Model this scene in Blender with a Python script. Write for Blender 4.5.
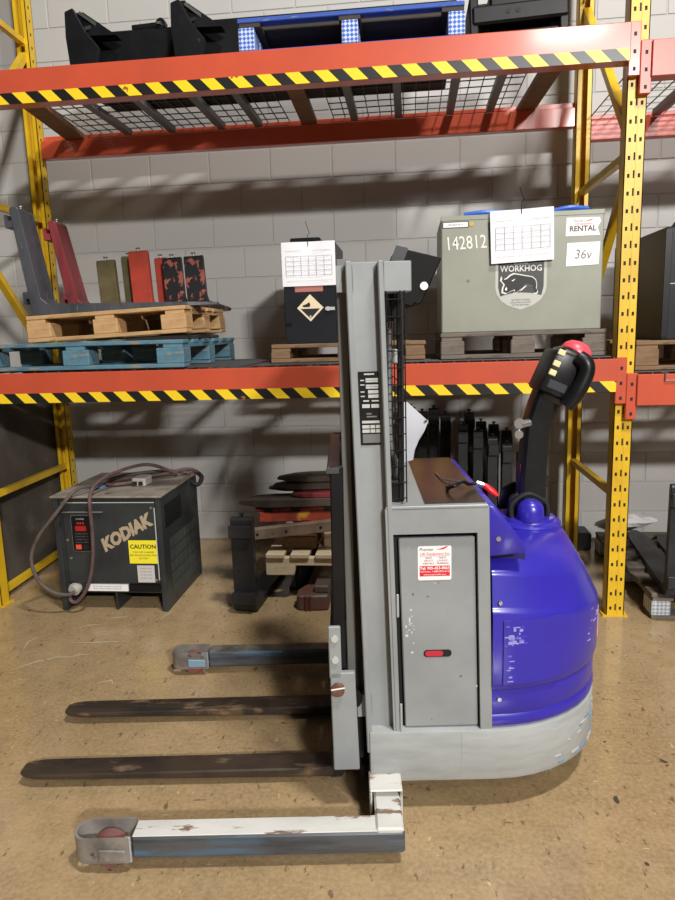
import bpy, bmesh, math, random
from mathutils import Vector, Matrix
R = math.radians
for o in list(bpy.data.objects): bpy.data.objects.remove(o)
scn = bpy.context.scene
COL = scn.collection
random.seed(7)

# ------------------------------------------------------------------ camera
cam_d = bpy.data.cameras.new('camera'); cam = bpy.data.objects.new('camera', cam_d); COL.objects.link(cam)
pit, yaw, rol = -0.1707, -0.1106, -0.03
F = Vector((math.sin(yaw)*math.cos(pit), math.cos(yaw)*math.cos(pit), math.sin(pit)))
RR = F.cross(Vector((0, 0, 1))).normalized(); UU = RR.cross(F)
R2 = RR*math.cos(rol) + UU*math.sin(rol); U2 = -RR*math.sin(rol) + UU*math.cos(rol)
mw = Matrix((R2, U2, -F)).transposed().to_4x4(); mw.translation = Vector((-1.0067, -3.3189, 1.4399))
cam.matrix_world = mw
cam_d.sensor_fit = 'HORIZONTAL'; cam_d.sensor_width = 36.0; cam_d.lens = 674.0/675*36.0
cam_d.clip_start = 0.02; cam_d.clip_end = 100
scn.camera = cam
# ------------------------------------------------------------------ world, lamps, exposure
wd = bpy.data.worlds.new('warehouse_ambient'); scn.world = wd; wd.use_nodes = True
wd.node_tree.nodes['Background'].inputs[0].default_value = (1.0, 0.97, 0.93, 1)
wd.node_tree.nodes['Background'].inputs[1].default_value = 0.05
def area(name, loc, target, sx, sy, power, col=(1, .975, .945)):
    d = bpy.data.lights.new(name, 'AREA'); d.shape = 'RECTANGLE'; d.size = sx; d.size_y = sy; d.energy = power; d.color = col
    o = bpy.data.objects.new(name, d); COL.objects.link(o); o.location = loc
    o.rotation_euler = (Vector(target) - Vector(loc)).to_track_quat('-Z', 'Y').to_euler(); return o
area('high_bay_lamp_aisle', (2.6, -9.4, 5.0), (-1.5, .5, 1.2), .9, .3, 800)
area('high_bay_lamp_mid', (1.1, -6.6, 5.3), (-1.0, 0, 1.2), .9, .3, 70)
area('high_bay_lamp_near', (0.9, -3.3, 7.6), (-0.8, -1.6, 0), .9, .35, 450)
vs = scn.view_settings; vs.view_transform = 'Standard'; vs.look = 'None'; vs.gamma = 1; vs.use_curve_mapping = False
vs.exposure = 0.0
try: scn.display_settings.display_device = 'sRGB'
except Exception: pass

# ------------------------------------------------------------------ materials
def lin(c):
    return tuple(((v/255)/12.92 if v/255 <= .04045 else ((v/255+.055)/1.055)**2.4) for v in c) + (1,)
MATS = {}
def mat(name, rgb, rough=.5, metal=0.0, rgb2=None, nscale=6, nlo=.4, nhi=.65, wear=None, wscale=30, wlo=.62, whi=.66, stretch=(1, 1, 1), bump=0, bscale=60, coat=0, spec=.5, rvar=0):
    """procedural paint / metal / plastic: base colour mottled towards rgb2, worn to `wear`"""
    if name in MATS: return MATS[name]
    m = bpy.data.materials.new(name); m.use_nodes = True; nt = m.node_tree; N = nt.nodes; Lk = nt.links
    b = N['Principled BSDF']; b.inputs['Base Color'].default_value = lin(rgb); b.inputs['Roughness'].default_value = rough
    b.inputs['Metallic'].default_value = metal; b.inputs['Specular IOR Level'].default_value = spec; b.inputs['Coat Weight'].default_value = coat
    b.inputs['Coat Roughness'].default_value = .12
    tc = N.new('ShaderNodeTexCoord'); mp = N.new('ShaderNodeMapping'); mp.inputs['Scale'].default_value = stretch
    Lk.new(tc.outputs['Object'], mp.inputs[0])
    def noise(s, det=5):
        n = N.new('ShaderNodeTexNoise'); n.inputs['Scale'].default_value = s; n.inputs['Detail'].default_value = det; n.inputs['Roughness'].default_value = .6
        Lk.new(mp.outputs[0], n.inputs['Vector']); return n.outputs['Fac']
    def ramp(f, lo, hi):
        r = N.new('ShaderNodeMapRange'); r.inputs[1].default_value = lo; r.inputs[2].default_value = hi; Lk.new(f, r.inputs[0]); return r.outputs[0]
    def mix(f, a, c2):
        x = N.new('ShaderNodeMix'); x.data_type = 'RGBA'; Lk.new(f, x.inputs[0])
        if isinstance(a, tuple): x.inputs[6].default_value = a
        else: Lk.new(a, x.inputs[6])
        x.inputs[7].default_value = c2; return x.outputs[2]
    out = lin(rgb)
    if rgb2: out = mix(ramp(noise(nscale), nlo, nhi), out, lin(rgb2))
    if wear: out = mix(ramp(noise(wscale, 8), wlo, whi), out, lin(wear))
    if not isinstance(out, tuple): Lk.new(out, b.inputs['Base Color'])
    if bump:
        bp = N.new('ShaderNodeBump'); bp.inputs['Strength'].default_value = bump; bp.inputs['Distance'].default_value = .004
        Lk.new(noise(bscale), bp.inputs['Height']); Lk.new(bp.outputs[0], b.inputs['Normal'])
    if rvar:
        r = N.new('ShaderNodeMapRange'); r.inputs[3].default_value = max(.05, rough-rvar); r.inputs[4].default_value = rough+rvar
        Lk.new(noise(nscale*1.7), r.inputs[0]); Lk.new(r.outputs[0], b.inputs['Roughness'])
    MATS[name] = m; return m

GREY = mat('grey_truck_paint', (148, 152, 153), .38, 0, (137, 141, 142), 4, wear=(196, 198, 194), wscale=9, wlo=.70, whi=.73, bump=.04)
GREYB = mat('scuffed_grey_skirt_paint', (166, 169, 168), .42, 0, (152, 156, 155), 6, wear=(110, 112, 112), wscale=7, wlo=.68, whi=.72, stretch=(1, 1, 5), bump=.05)
WHITEARM = mat('chipped_white_paint', (216, 214, 208), .45, 0, (198, 196, 190), 7, wear=(128, 104, 88), wscale=24, wlo=.565, whi=.61, stretch=(.35, 1.3, 1), bump=.1)
ARMSIDE = mat('worn_steel_arm_side', (98, 102, 108), .38, .4, (66, 70, 76), 5, wear=(92, 124, 152), wscale=4, wlo=.52, whi=.66, stretch=(.6, 1, 6), bump=.08)
BLUE = mat('blue_moulded_plastic', (50, 41, 164), .34, 0, (45, 37, 154), 3, coat=.25, bump=.02)
SCUFF = mat('pale_scuffed_plastic', (122, 116, 205), .6, 0, (70, 58, 196), 22, .42, .56)
BLACKS = mat('black_painted_steel', (20, 20, 22), .42, .1, (28, 28, 30), 7, spec=.25, wear=(56, 56, 58), wscale=18, wlo=.68, whi=.74, bump=.06)
FORKB = mat('black_fork_steel', (33, 34, 37), .45, .15, (46, 46, 48), 9, wear=(80, 78, 76), wscale=14, wlo=.66, whi=.71, bump=.1)
FORKWORN = mat('worn_fork_steel', (76, 64, 54), .40, .35, (48, 44, 42), 6, wear=(150, 124, 96), wscale=9, wlo=.56, whi=.70, stretch=(.7, 2, 1), bump=.15)
DARK = mat('void_shade_black', (16, 16, 17), .7)  # near-black standing in for shade in holes and gaps; also on the mast slides
BLKPL = mat('black_plastic', (16, 17, 19), .36, 0, (22, 23, 25), 20, bump=.05, spec=.35)
RUBBER = mat('black_rubber', (24, 24, 25), .7)
CHROME = mat('zinc_bolt', (190, 192, 195), .28, .9)
RUSTB = mat('rusty_bolt', (122, 88, 72), .45, .6, (160, 130, 110), 40)
REDPOLY = mat('red_polyurethane', (150, 62, 62), .6, 0, (118, 84, 78), 12, .36, .58)
REDKNOB = mat('red_plastic', (220, 36, 34), .35)
PINK = mat('faded_red_plastic', (232, 78, 92), .38)
CREAM = mat('cream_buttons', (222, 212, 160), .4)
RUSTPLATE = mat('rust_stained_steel_sheet', (46, 41, 38), .26, .35, (72, 52, 44), 5, .50, .70, wear=(104, 92, 58), wscale=3, wlo=.62, whi=.76, bump=.05)
SHEETPL = mat('grey_plastic_sheet', (196, 198, 206), .5)
WHITE = mat('white_paper', (236, 236, 240), .7)
PAPERLINE = mat('printed_grey_lines', (182, 184, 194), .7)
WHITEST = mat('white_sticker', (240, 238, 238), .45)
REDST = mat('red_sticker_print', (214, 34, 48), .45)
BLKPRINT = mat('black_print', (28, 26, 28), .5)
GREYPRINT = mat('grey_print', (110, 108, 106), .5)
SILVPRINT = mat('silver_print', (186, 186, 182), .4)
YELST = mat('yellow_sticker', (246, 232, 52), .45)
YEL = mat('yellow_rack_paint', (226, 184, 34), .4, 0, (206, 164, 30), 5, wear=(120, 96, 30), wscale=14, wlo=.72, whi=.75, bump=.05)
ORANGE = mat('orange_beam_paint', (200, 84, 56), .33, 0, (188, 80, 56), 3, wear=(120, 50, 36), wscale=12, wlo=.73, whi=.76, coat=.45, bump=.02)
REDBEAM = mat('faded_red_beam_paint', (196, 84, 66), .36, 0, (184, 76, 60), 3, bump=.03)
STEELDK = mat('galvanised_deck_channel', (120, 120, 122), .5, .3)
WIRE = mat('galvanised_wire', (92, 92, 92), .45, .5)
BLKWIRE = mat('black_wire', (24, 24, 27), .45, .3)
BATGREY = mat('battery_grey_paint', (146, 148, 134), .42, 0, (136, 138, 124), 3, wear=(118, 118, 104), wscale=16, wlo=.74, whi=.78, bump=.03)
BATBLK = mat('battery_black_paint', (30, 32, 38), .4, 0, (24, 25, 29), 5, wear=(62, 62, 66), wscale=20, wlo=.74, whi=.78, spec=.3)
CHARG = mat('charger_black_paint', (42, 45, 47), .42, 0, (54, 58, 58), 5, wear=(92, 94, 92), wscale=24, wlo=.73, whi=.77)
CHARGTOP = mat('dusty_charger_top', (150, 140, 126), .6, 0, (116, 108, 98), 6, wear=(60, 54, 50), wscale=9, wlo=.6, whi=.68)
CABLE = mat('dusty_rubber_cable', (96, 84, 78), .65, 0, (78, 68, 64), 20)
CABLER = mat('dusty_red_cable', (98, 76, 74), .6, 0, (84, 60, 60), 20)
CONGREY = mat('grey_connector_plastic', (182, 176, 168), .5)
OLIVE = mat('olive_fork_paint', (100, 92, 62), .5, 0, (80, 70, 40), 8, wear=(60, 50, 34), wscale=16, wlo=.64, whi=.68, bump=.1)
REDFK = mat('orange_red_fork_paint', (176, 66, 48), .48, 0, (150, 54, 42), 7, wear=(110, 50, 40), wscale=14, wlo=.66, whi=.70, bump=.1)
CHIPFK = mat('chipped_black_over_red_paint', (30, 30, 32), .45, 0, None, wear=(150, 82, 72), wscale=14, wlo=.54, whi=.56, bump=.15)
MAROON = mat('dark_red_fork_paint', (128, 44, 48), .45, 0, (92, 32, 36), 4, stretch=(3, 3, .8), wear=(74, 44, 44), wscale=8, wlo=.60, whi=.66, bump=.1)
GREYFK = mat('bare_dark_grey_fork_steel', (84, 86, 92), .42, .3, (64, 66, 72), 5, stretch=(3, 3, .8), wear=(134, 136, 142), wscale=10, wlo=.64, whi=.70, bump=.12)
REDORANGE = mat('orange_red_carriage_paint', (196, 84, 58), .5, 0, (140, 62, 48), 8, wear=(232, 168, 60), wscale=6, wlo=.60, whi=.66, bump=.1)
BOARDGREY = mat('weathered_steel_bar', (150, 130, 112), .6, .1, (118, 98, 84), 8, wear=(150, 60, 50), wscale=12, wlo=.68, whi=.72, bump=.1)
def wood(name, a, c2, c3=None):
    return mat(name, a, .75, 0, c2, 5, .35, .65, wear=c3 or c2, wscale=10, wlo=.60, whi=.68, stretch=(1.2, 6, 6), bump=.25, bscale=30)
WOOD = wood('raw_pallet_wood', (202, 164, 116), (176, 138, 92), (150, 116, 80))
PALEWOOD = wood('pale_pallet_wood', (226, 208, 178), (204, 184, 150), (172, 150, 122))
GREYWOOD = wood('weathered_grey_wood', (122, 112, 102), (96, 88, 80), (70, 64, 60))
BROWNWOOD = wood('brown_pallet_wood', (138, 108, 78), (108, 84, 60), (84, 66, 50))
BLUEWOOD = mat('worn_teal_painted_wood', (92, 134, 150), .75, 0, (70, 108, 128), 5, .35, .65, wear=(142, 128, 104), wscale=8, wlo=.555, whi=.62, stretch=(1.2, 6, 6), bump=.25, bscale=30)
BLUEWOOD2 = wood('royal_blue_painted_wood', (52, 88, 172), (44, 76, 156), (120, 130, 150))
PLY = mat('stained_grey_plywood', (96, 88, 78), .7, 0, (74, 68, 62), 3, .35, .7, wear=(112, 106, 98), wscale=5, wlo=.58, whi=.72, bump=.1)
def checker(name, a, c):
    m = bpy.data.materials.new(name); m.use_nodes = True; N = m.node_tree.nodes; L = m.node_tree.links
    tc = N.new('ShaderNodeTexCoord'); mp = N.new('ShaderNodeMapping'); mp.inputs['Rotation'].default_value = (0, R(45), 0); L.new(tc.outputs['Object'], mp.inputs[0])
    mp.inputs['Location'].default_value = (.003, .003, .003)
    k = N.new('ShaderNodeTexChecker'); k.inputs['Scale'].default_value = 75; k.inputs['Color1'].default_value = lin(a); k.inputs['Color2'].default_value = lin(c); L.new(mp.outputs[0], k.inputs[0])
    L.new(k.outputs['Color'], N['Principled BSDF'].inputs['Base Color']); N['Principled BSDF'].inputs['Roughness'].default_value = .7
    return m
CHK1 = checker('blue_white_checked_block', (58, 98, 190), (190, 204, 224)); CHK2 = checker('grey_white_checked_block', (150, 160, 172), (206, 210, 214))
DKWOOD = wood('dark_timber', (60, 50, 42), (46, 40, 36))
LUMBER = wood('lumber_cross_bar', (132, 96, 66), (112, 82, 58))

def block_material():
    m = bpy.data.materials.new('painted_concrete_block'); m.use_nodes = True; nt = m.node_tree; N = nt.nodes; L = nt.links; b = N['Principled BSDF']
    g = N.new('ShaderNodeNewGeometry'); n = N.new('ShaderNodeTexNoise'); n.inputs['Scale'].default_value = 1.3; n.inputs['Detail'].default_value = 6; L.new(g.outputs['Position'], n.inputs['Vector'])
    r = N.new('ShaderNodeMix'); r.data_type = 'RGBA'; L.new(n.outputs['Fac'], r.inputs[0]); r.inputs[6].default_value = lin((178, 176, 172)); r.inputs[7].default_value = lin((190, 188, 184)); L.new(r.outputs[2], b.inputs['Base Color'])
    b.inputs['Roughness'].default_value = .6
    n2 = N.new('ShaderNodeTexNoise'); n2.inputs['Scale'].default_value = 120; n2.inputs['Detail'].default_value = 4; L.new(g.outputs['Position'], n2.inputs['Vector'])
    bp = N.new('ShaderNodeBump'); bp.inputs['Strength'].default_value = .12; bp.inputs['Distance'].default_value = .003; L.new(n2.outputs['Fac'], bp.inputs['Height']); L.new(bp.outputs[0], b.inputs['Normal'])
    return m
BLOCK = block_material()
MORTAR = mat('painted_mortar', (176, 175, 172), .65)
def floor_material():
    m = bpy.data.materials.new('stained_brown_concrete'); m.use_nodes = True; nt = m.node_tree; N = nt.nodes; L = nt.links; b = N['Principled BSDF']
    g = N.new('ShaderNodeNewGeometry')
    def noise(s, d=6, st=(1, 1, 1), rough=.6):
        mp = N.new('ShaderNodeMapping'); mp.inputs['Scale'].default_value = st; L.new(g.outputs['Position'], mp.inputs[0])
        n = N.new('ShaderNodeTexNoise'); n.inputs['Scale'].default_value = s; n.inputs['Detail'].default_value = d; n.inputs['Roughness'].default_value = rough; L.new(mp.outputs[0], n.inputs['Vector']); return n.outputs['Fac']
    def rng(f, lo, hi, a=0, c=1):
        r = N.new('ShaderNodeMapRange'); r.inputs[1].default_value = lo; r.inputs[2].default_value = hi; r.inputs[3].default_value = a; r.inputs[4].default_value = c; L.new(f, r.inputs[0]); return r.outputs[0]
    def mix(f, a, c):
        x = N.new('ShaderNodeMix'); x.data_type = 'RGBA'; L.new(f, x.inputs[0])
        for i, v in ((6, a), (7, c)):
            if isinstance(v, tuple): x.inputs[i].default_value = v
            else: L.new(v, x.inputs[i])
        return x.outputs[2]
    c = mix(rng(noise(1.1, 5), .35, .65), lin((156, 131, 95)), lin((180, 154, 116)))
    c = mix(rng(noise(9, 6), .35, .7, 0, .6), c, lin((128, 106, 78)))
    c = mix(rng(noise(70, 4), .38, .66, 0, .38), c, lin((200, 176, 135)))
    c = mix(rng(noise(38, 3, (1, .45, 1)), .63, .69, 0, .7), c, lin((84, 68, 52)))
    c = mix(rng(noise(26, 5, (.35, 1.3, 1)), .66, .71, 0, .8), c, lin((64, 52, 42)))
    c = mix(rng(noise(60, 2, (.25, 1, 1)), .72, .75, 0, .7), c, lin((216, 198, 160)))
    c = mix(rng(noise(190, 3), .42, .62, 0, .16), c, lin((124, 102, 74)))
    c = mix(rng(noise(45, 2, (1, .3, 1)), .70, .73, 0, .6), c, lin((206, 188, 150)))
    L.new(c, b.inputs['Base Color'])
    L.new(rng(noise(3.5, 5), .3, .7, .10, .28), b.inputs['Roughness'])
    b.inputs['Specular IOR Level'].default_value = .5
    bp = N.new('ShaderNodeBump'); bp.inputs['Strength'].default_value = .12; bp.inputs['Distance'].default_value = .003; L.new(noise(14, 4), bp.inputs['Height']); L.new(bp.outputs[0], b.inputs['Normal'])
    return m
FLOORM = floor_material()
def tape_material():
    m = bpy.data.materials.new('hazard_stripe_tape'); m.use_nodes = True; nt = m.node_tree; N = nt.nodes; L = nt.links; b = N['Principled BSDF']
    tc = N.new('ShaderNodeTexCoord'); s = N.new('ShaderNodeSeparateXYZ'); L.new(tc.outputs['Object'], s.inputs[0])
    def mth(op, a, c):
        x = N.new('ShaderNodeMath'); x.operation = op
        for i, v in ((0, a), (1, c)):
            if isinstance(v, float): x.inputs[i].default_value = v
            else: L.new(v, x.inputs[i])
        return x.outputs[0]
    k = mth('ADD', s.outputs['X'], s.outputs['Z'])
    f = mth('FRACT', mth('DIVIDE', k, .132), 0.0)
    st = mth('GREATER_THAN', f, .5)
    n = N.new('ShaderNodeTexNoise'); n.inputs['Scale'].default_value = 9; n.inputs['Detail'].default_value = 6; L.new(tc.outputs['Object'], n.inputs[0])
    x = N.new('ShaderNodeMix'); x.data_type = 'RGBA'; L.new(st, x.inputs[0]); x.inputs[6].default_value = lin((244, 208, 40)); x.inputs[7].default_value = lin((28, 28, 28))
    y = N.new('ShaderNodeMix'); y.data_type = 'RGBA'; L.new(mth('GREATER_THAN', n.outputs['Fac'], .70), y.inputs[0]); L.new(x.outputs[2], y.inputs[6]); y.inputs[7].default_value = lin((150, 92, 52))
    L.new(y.outputs[2], b.inputs['Base Color']); b.inputs['Roughness'].default_value = .38
    return m
TAPE = tape_material()

# ------------------------------------------------------------------ mesh helpers
class B:
    def __init__(s): s.v = []; s.f = []
    def add(s, vs, fs):
        n = len(s.v); s.v += [tuple(p) for p in vs]; s.f += [tuple(i+n for i in f) for f in fs]; return s
    def box(s, x0, x1, y0, y1, z0, z1):
        return s.add([(x0,y0,z0),(x1,y0,z0),(x1,y1,z0),(x0,y1,z0),(x0,y0,z1),(x1,y0,z1),(x1,y1,z1),(x0,y1,z1)],
                     [(0,3,2,1),(4,5,6,7),(0,1,5,4),(1,2,6,5),(2,3,7,6),(3,0,4,7)])
    def prism(s, poly, axis, lo, hi):
        """poly in the two other axes (in x,y,z order) extruded along axis"""
        def P(a, b, t): return {'x': (t, a, b), 'y': (a, t, b), 'z': (a, b, t)}[axis]
        n = len(poly)
        vs = [P(a, b, lo) for a, b in poly] + [P(a, b, hi) for a, b in poly]
        return s.add(vs, [tuple(range(n))[::-1], tuple(range(n, 2*n))] + [(i, (i+1) % n, (i+1) % n+n, i+n) for i in range(n)])
    def loft(s, rings, cap=True):
        n = len(rings[0]); vs = [p for r in rings for p in r]; fs = []
        for k in range(len(rings)-1):
            fs += [(k*n+i, k*n+(i+1) % n, (k+1)*n+(i+1) % n, (k+1)*n+i) for i in range(n)]
        if cap: fs += [tuple(range(n))[::-1], tuple(range((len(rings)-1)*n, len(rings)*n))]
        return s.add(vs, fs)
    def tube(s, path, r, n=8, cap=True):
        pts = [Vector(p) for p in path]; rings = []; prev = None
        for i, p in enumerate(pts):
            t = (pts[min(i+1, len(pts)-1)] - pts[max(i-1, 0)]).normalized()
            a = prev - t*prev.dot(t) if prev else t.orthogonal()
            if a.length < 1e-6: a = t.orthogonal()
            a.normalize(); prev = a; c = t.cross(a)
            rr = r[i] if isinstance(r, (list, tuple)) else r
            rings.append([p + (a*math.cos(2*math.pi*k/n) + c*math.sin(2*math.pi*k/n))*rr for k in range(n)])
        return s.loft(rings, cap)
    def cyl(s, p0, p1, r, n=16): return s.tube([p0, p1], r, n)
    def lathe(s, prof, cx, cy, n=32):
        return s.loft([[(cx+r*math.cos(2*math.pi*k/n), cy+r*math.sin(2*math.pi*k/n), z) for k in range(n)] for r, z in prof])
    def bar(s, p0, p1, w, h):
        """rectangular bar from p0 to p1, w across, h in the third direction"""
        p0, p1 = Vector(p0), Vector(p1); t = (p1-p0).normalized(); up = Vector((0, 0, 1)) if abs(t.z) < .95 else Vector((0, 1, 0))
        a = t.cross(up).normalized(); c = a.cross(t)
        return s.loft([[p + a*(w/2*i) + c*(h/2*j) for i, j in ((-1,-1),(1,-1),(1,1),(-1,1))] for p in (p0, p1)])
    def sheared(s, k, z0):
        s.v = [(x - k*max(0, z-z0), y, z) for x, y, z in s.v]; return s
    def mesh(s, name, bevel=0, seg=1, smooth=False):
        me = bpy.data.meshes.new(name); bm = bmesh.new(); vs = [bm.verts.new(p) for p in s.v]
        for f in s.f:
            try: bm.faces.new([vs[i] for i in f])
            except ValueError: pass
        bmesh.ops.recalc_face_normals(bm, faces=bm.faces)
        if bevel:
            es = [e for e in bm.edges if len(e.link_faces) == 2 and e.calc_face_angle(0) > .6]
            bmesh.ops.bevel(bm, geom=es, offset=bevel, segments=seg, profile=.5, affect='EDGES', clamp_overlap=True)
        bm.to_mesh(me); bm.free()
        if smooth:
            me.polygons.foreach_set('use_smooth', [True]*len(me.polygons)); me.set_sharp_from_angle(angle=R(38))
        return me
    def build(s, name, m, parent=None, bevel=0, seg=1, smooth=False, loc=None, rot=None, label=None):
        return link(name, s.mesh(name, bevel, seg, smooth), m, parent, loc, rot, label)
def link(name, me, m, parent=None, loc=None, rot=None, label=None):
    if m and not me.materials: me.materials.append(m)
    o = bpy.data.objects.new(name, me); COL.objects.link(o)
    if parent: o.parent = parent
    if loc: o.location = loc
    if rot: o.rotation_euler = rot
    if label: o['label'] = label
    return o
def thing(name, label, cat, loc=(0, 0, 0), rot=(0, 0, 0), group=None):
    o = bpy.data.objects.new(name, None); COL.objects.link(o); o.location = loc; o.rotation_euler = rot; o.empty_display_size = .05
    return tag(o, label, cat, group)
def tag(o, label, cat, group=None):
    o['label'] = label; o['category'] = cat
    if group: o['group'] = group
    return o
def structure(o): o['kind'] = 'structure'; return o
def bx(name, m, parent, x0, x1, y0, y1, z0, z1, bevel=0, **k): return B().box(x0, x1, y0, y1, z0, z1).build(name, m, parent, bevel, **k)
def text(name, s, size, loc, m, parent, rot=0.0, shear=0.0, bold=0.0, align='CENTER', xs=1.0, plane='xz'):
    """flat lettering facing -y, centre line at loc"""
    cu = bpy.data.curves.new(name, 'FONT'); cu.body = s; cu.size = size; cu.align_x = align; cu.align_y = 'CENTER'; cu.shear = shear; cu.offset = bold; cu.resolution_u = 2
    ob = bpy.data.objects.new(name, cu); COL.objects.link(ob)
    me = bpy.data.meshes.new_from_object(ob.evaluated_get(bpy.context.evaluated_depsgraph_get()))
    bpy.data.objects.remove(ob); bpy.data.curves.remove(cu)
    c, sn = math.cos(rot), math.sin(rot)
    for v in me.vertices:
        x, y = v.co.x*xs, v.co.y
        v.co = (x*c - y*sn, 0, x*sn + y*c)
    me.materials.clear()
    return link(name, me, m, parent, loc)
def rrect(x0, x1, y0, y1, r, n=4):
    p = []
    for cx, cy, a in ((x1-r, y0+r, -90), (x1-r, y1-r, 0), (x0+r, y1-r, 90), (x0+r, y0+r, 180)):
        for k in range(n+1): p.append((cx+r*math.cos(R(a+90*k/n)), cy+r*math.sin(R(a+90*k/n))))
    return p
def smooth_path(pts, n=6):
    P = [Vector(p) for p in pts]; out = []
    for i in range(len(P)-1):
        a, b, c, d = P[max(i-1, 0)], P[i], P[i+1], P[min(i+2, len(P)-1)]
        for k in range(n):
            t = k/n; out.append(.5*((2*b) + (c-a)*t + (2*a-5*b+4*c-d)*t*t + (3*b-a-3*c+d)*t**3))
    return out + [P[-1]]

# ================================================================== SETTING
XW, YW = (-7.0, 4.0), 1.259
fl = structure(B().box(-7.0, 4.0, -7.0, 1.262, -.1, 0).build('floor', FLOORM))
wb = structure(B().box(XW[0], XW[1], YW+.004, YW+.2, 0, 4.4).build('wall_back', MORTAR))
BW, BH, JT = .4064, .2032, .009
def block_mesh():
    w, h, c, d = (BW-JT)/2, (BH-JT)/2, .003, .006
    b = B(); ring = lambda w, h, y: [(-w, y, -h), (w, y, -h), (w, y, h), (-w, y, h)]
    b.loft([ring(w, h, d), ring(w, h, .0025), ring(w-c, h-c, 0)], cap=False); n = len(b.v); b.f.append((n-4, n-3, n-2, n-1))
    return b
bm0 = block_mesh(); blk_me = bm0.mesh('concrete_block'); blk_me.materials.append(BLOCK)
rest = B(); cand = []
for r in range(21):
    x = -3.1224 + (0 if r % 2 == 0 else BW/2) - 12*BW
    while x < XW[1]-BW:
        cx, cz = x+BW/2, (r+.5)*BH
        if cx-BW/2 > XW[0]: cand.append((abs(cx+1.6)*.9+abs(cz-1.75)*1.35, cx, cz))
        x += BW
inview = lambda cx, cz: -4.75 < cx < .95 and cz < 3.75
first = [c for c in sorted(cand) if inview(c[1], c[2])][:296]; fs = set(first)
for i, (_, cx, cz) in enumerate(first):
    link('concrete_block', blk_me, None, wb, (cx, YW, cz))
for c in cand:
    if c not in fs: rest.add([(x+c[1], y+YW, z+c[2]) for x, y, z in bm0.v], bm0.f)
ro = rest.build('concrete_blocks_beyond', BLOCK, wb); ro['kind'] = 'stuff'
# paint scratches and cracks on the floor
WHM = mat('white_scratch_paint', (196, 184, 156), .6); CRM = mat('dark_crack', (72, 60, 50), .7)
def mark(pts, w, m, name):
    b = B(); P = [Vector((x, y, .0012)) for x, y in pts]
    L, Rr = [], []
    for i, p in enumerate(P):
        t = (P[min(i+1, len(P)-1)]-P[max(i-1, 0)]).normalized(); a = Vector((-t.y, t.x, 0)); k = w*(1 if 0 < i < len(P)-1 else .25)*random.uniform(.7, 1.2)
        L.append(p+a*k); Rr.append(p-a*k)
    n = len(P); b.add(L+Rr, [(i, i+1, n+i+1, n+i) for i in range(n-1)]); b.build(name, m, fl)
WM = [[(-2.32,-.12),(-2.30,-.06),(-2.28,-.02)], [(-2.62,-.14),(-2.56,-.11),(-2.5,-.10)], [(-2.71,-.25),(-2.66,-.21),(-2.6,-.2)], [(-2.86,-.48),(-2.88,-.41),(-2.84,-.34)],
      [(-2.80,-.69),(-2.72,-.6),(-2.66,-.58)], [(-2.72,-.62),(-2.66,-.56),(-2.60,-.55)], [(-2.62,-.57),(-2.55,-.53),(-2.50,-.52)], [(-2.66,-.41),(-2.52,-.4),(-2.38,-.38)], [(-2.86,-.36),(-2.98,-.42)],
      [(-2.35,-.78),(-2.3,-.75),(-2.28,-.78)], [(-2.42,-1.58),(-2.38,-1.5)], [(-1.32,-2.0),(-1.22,-2.0)]]
for p in WM: mark(p, .0038, WHM, 'paint_scratch')
random.seed(21)
for k in range(26):
    cx, cy = (random.gauss(-.02, .12), random.gauss(-1.16, .08)) if k < 14 else (random.uniform(-.45, .25), random.uniform(-2.1, -.6))
    a0 = random.uniform(0, 3.14); el = random.uniform(.25, .6); r0 = random.uniform(.006, .018); n = 9; b = B()
    pts = []
    for q in range(n):
        a = 2*math.pi*q/n; rr = r0*random.uniform(.55, 1.25); x, y = rr*math.cos(a), rr*el*math.sin(a)
        pts.append((cx+x*math.cos(a0)-y*math.sin(a0), cy+x*math.sin(a0)+y*math.cos(a0), .0009))
    b.add(pts, [tuple(range(n))]).build('floor_chip', CRM, fl)

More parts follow.
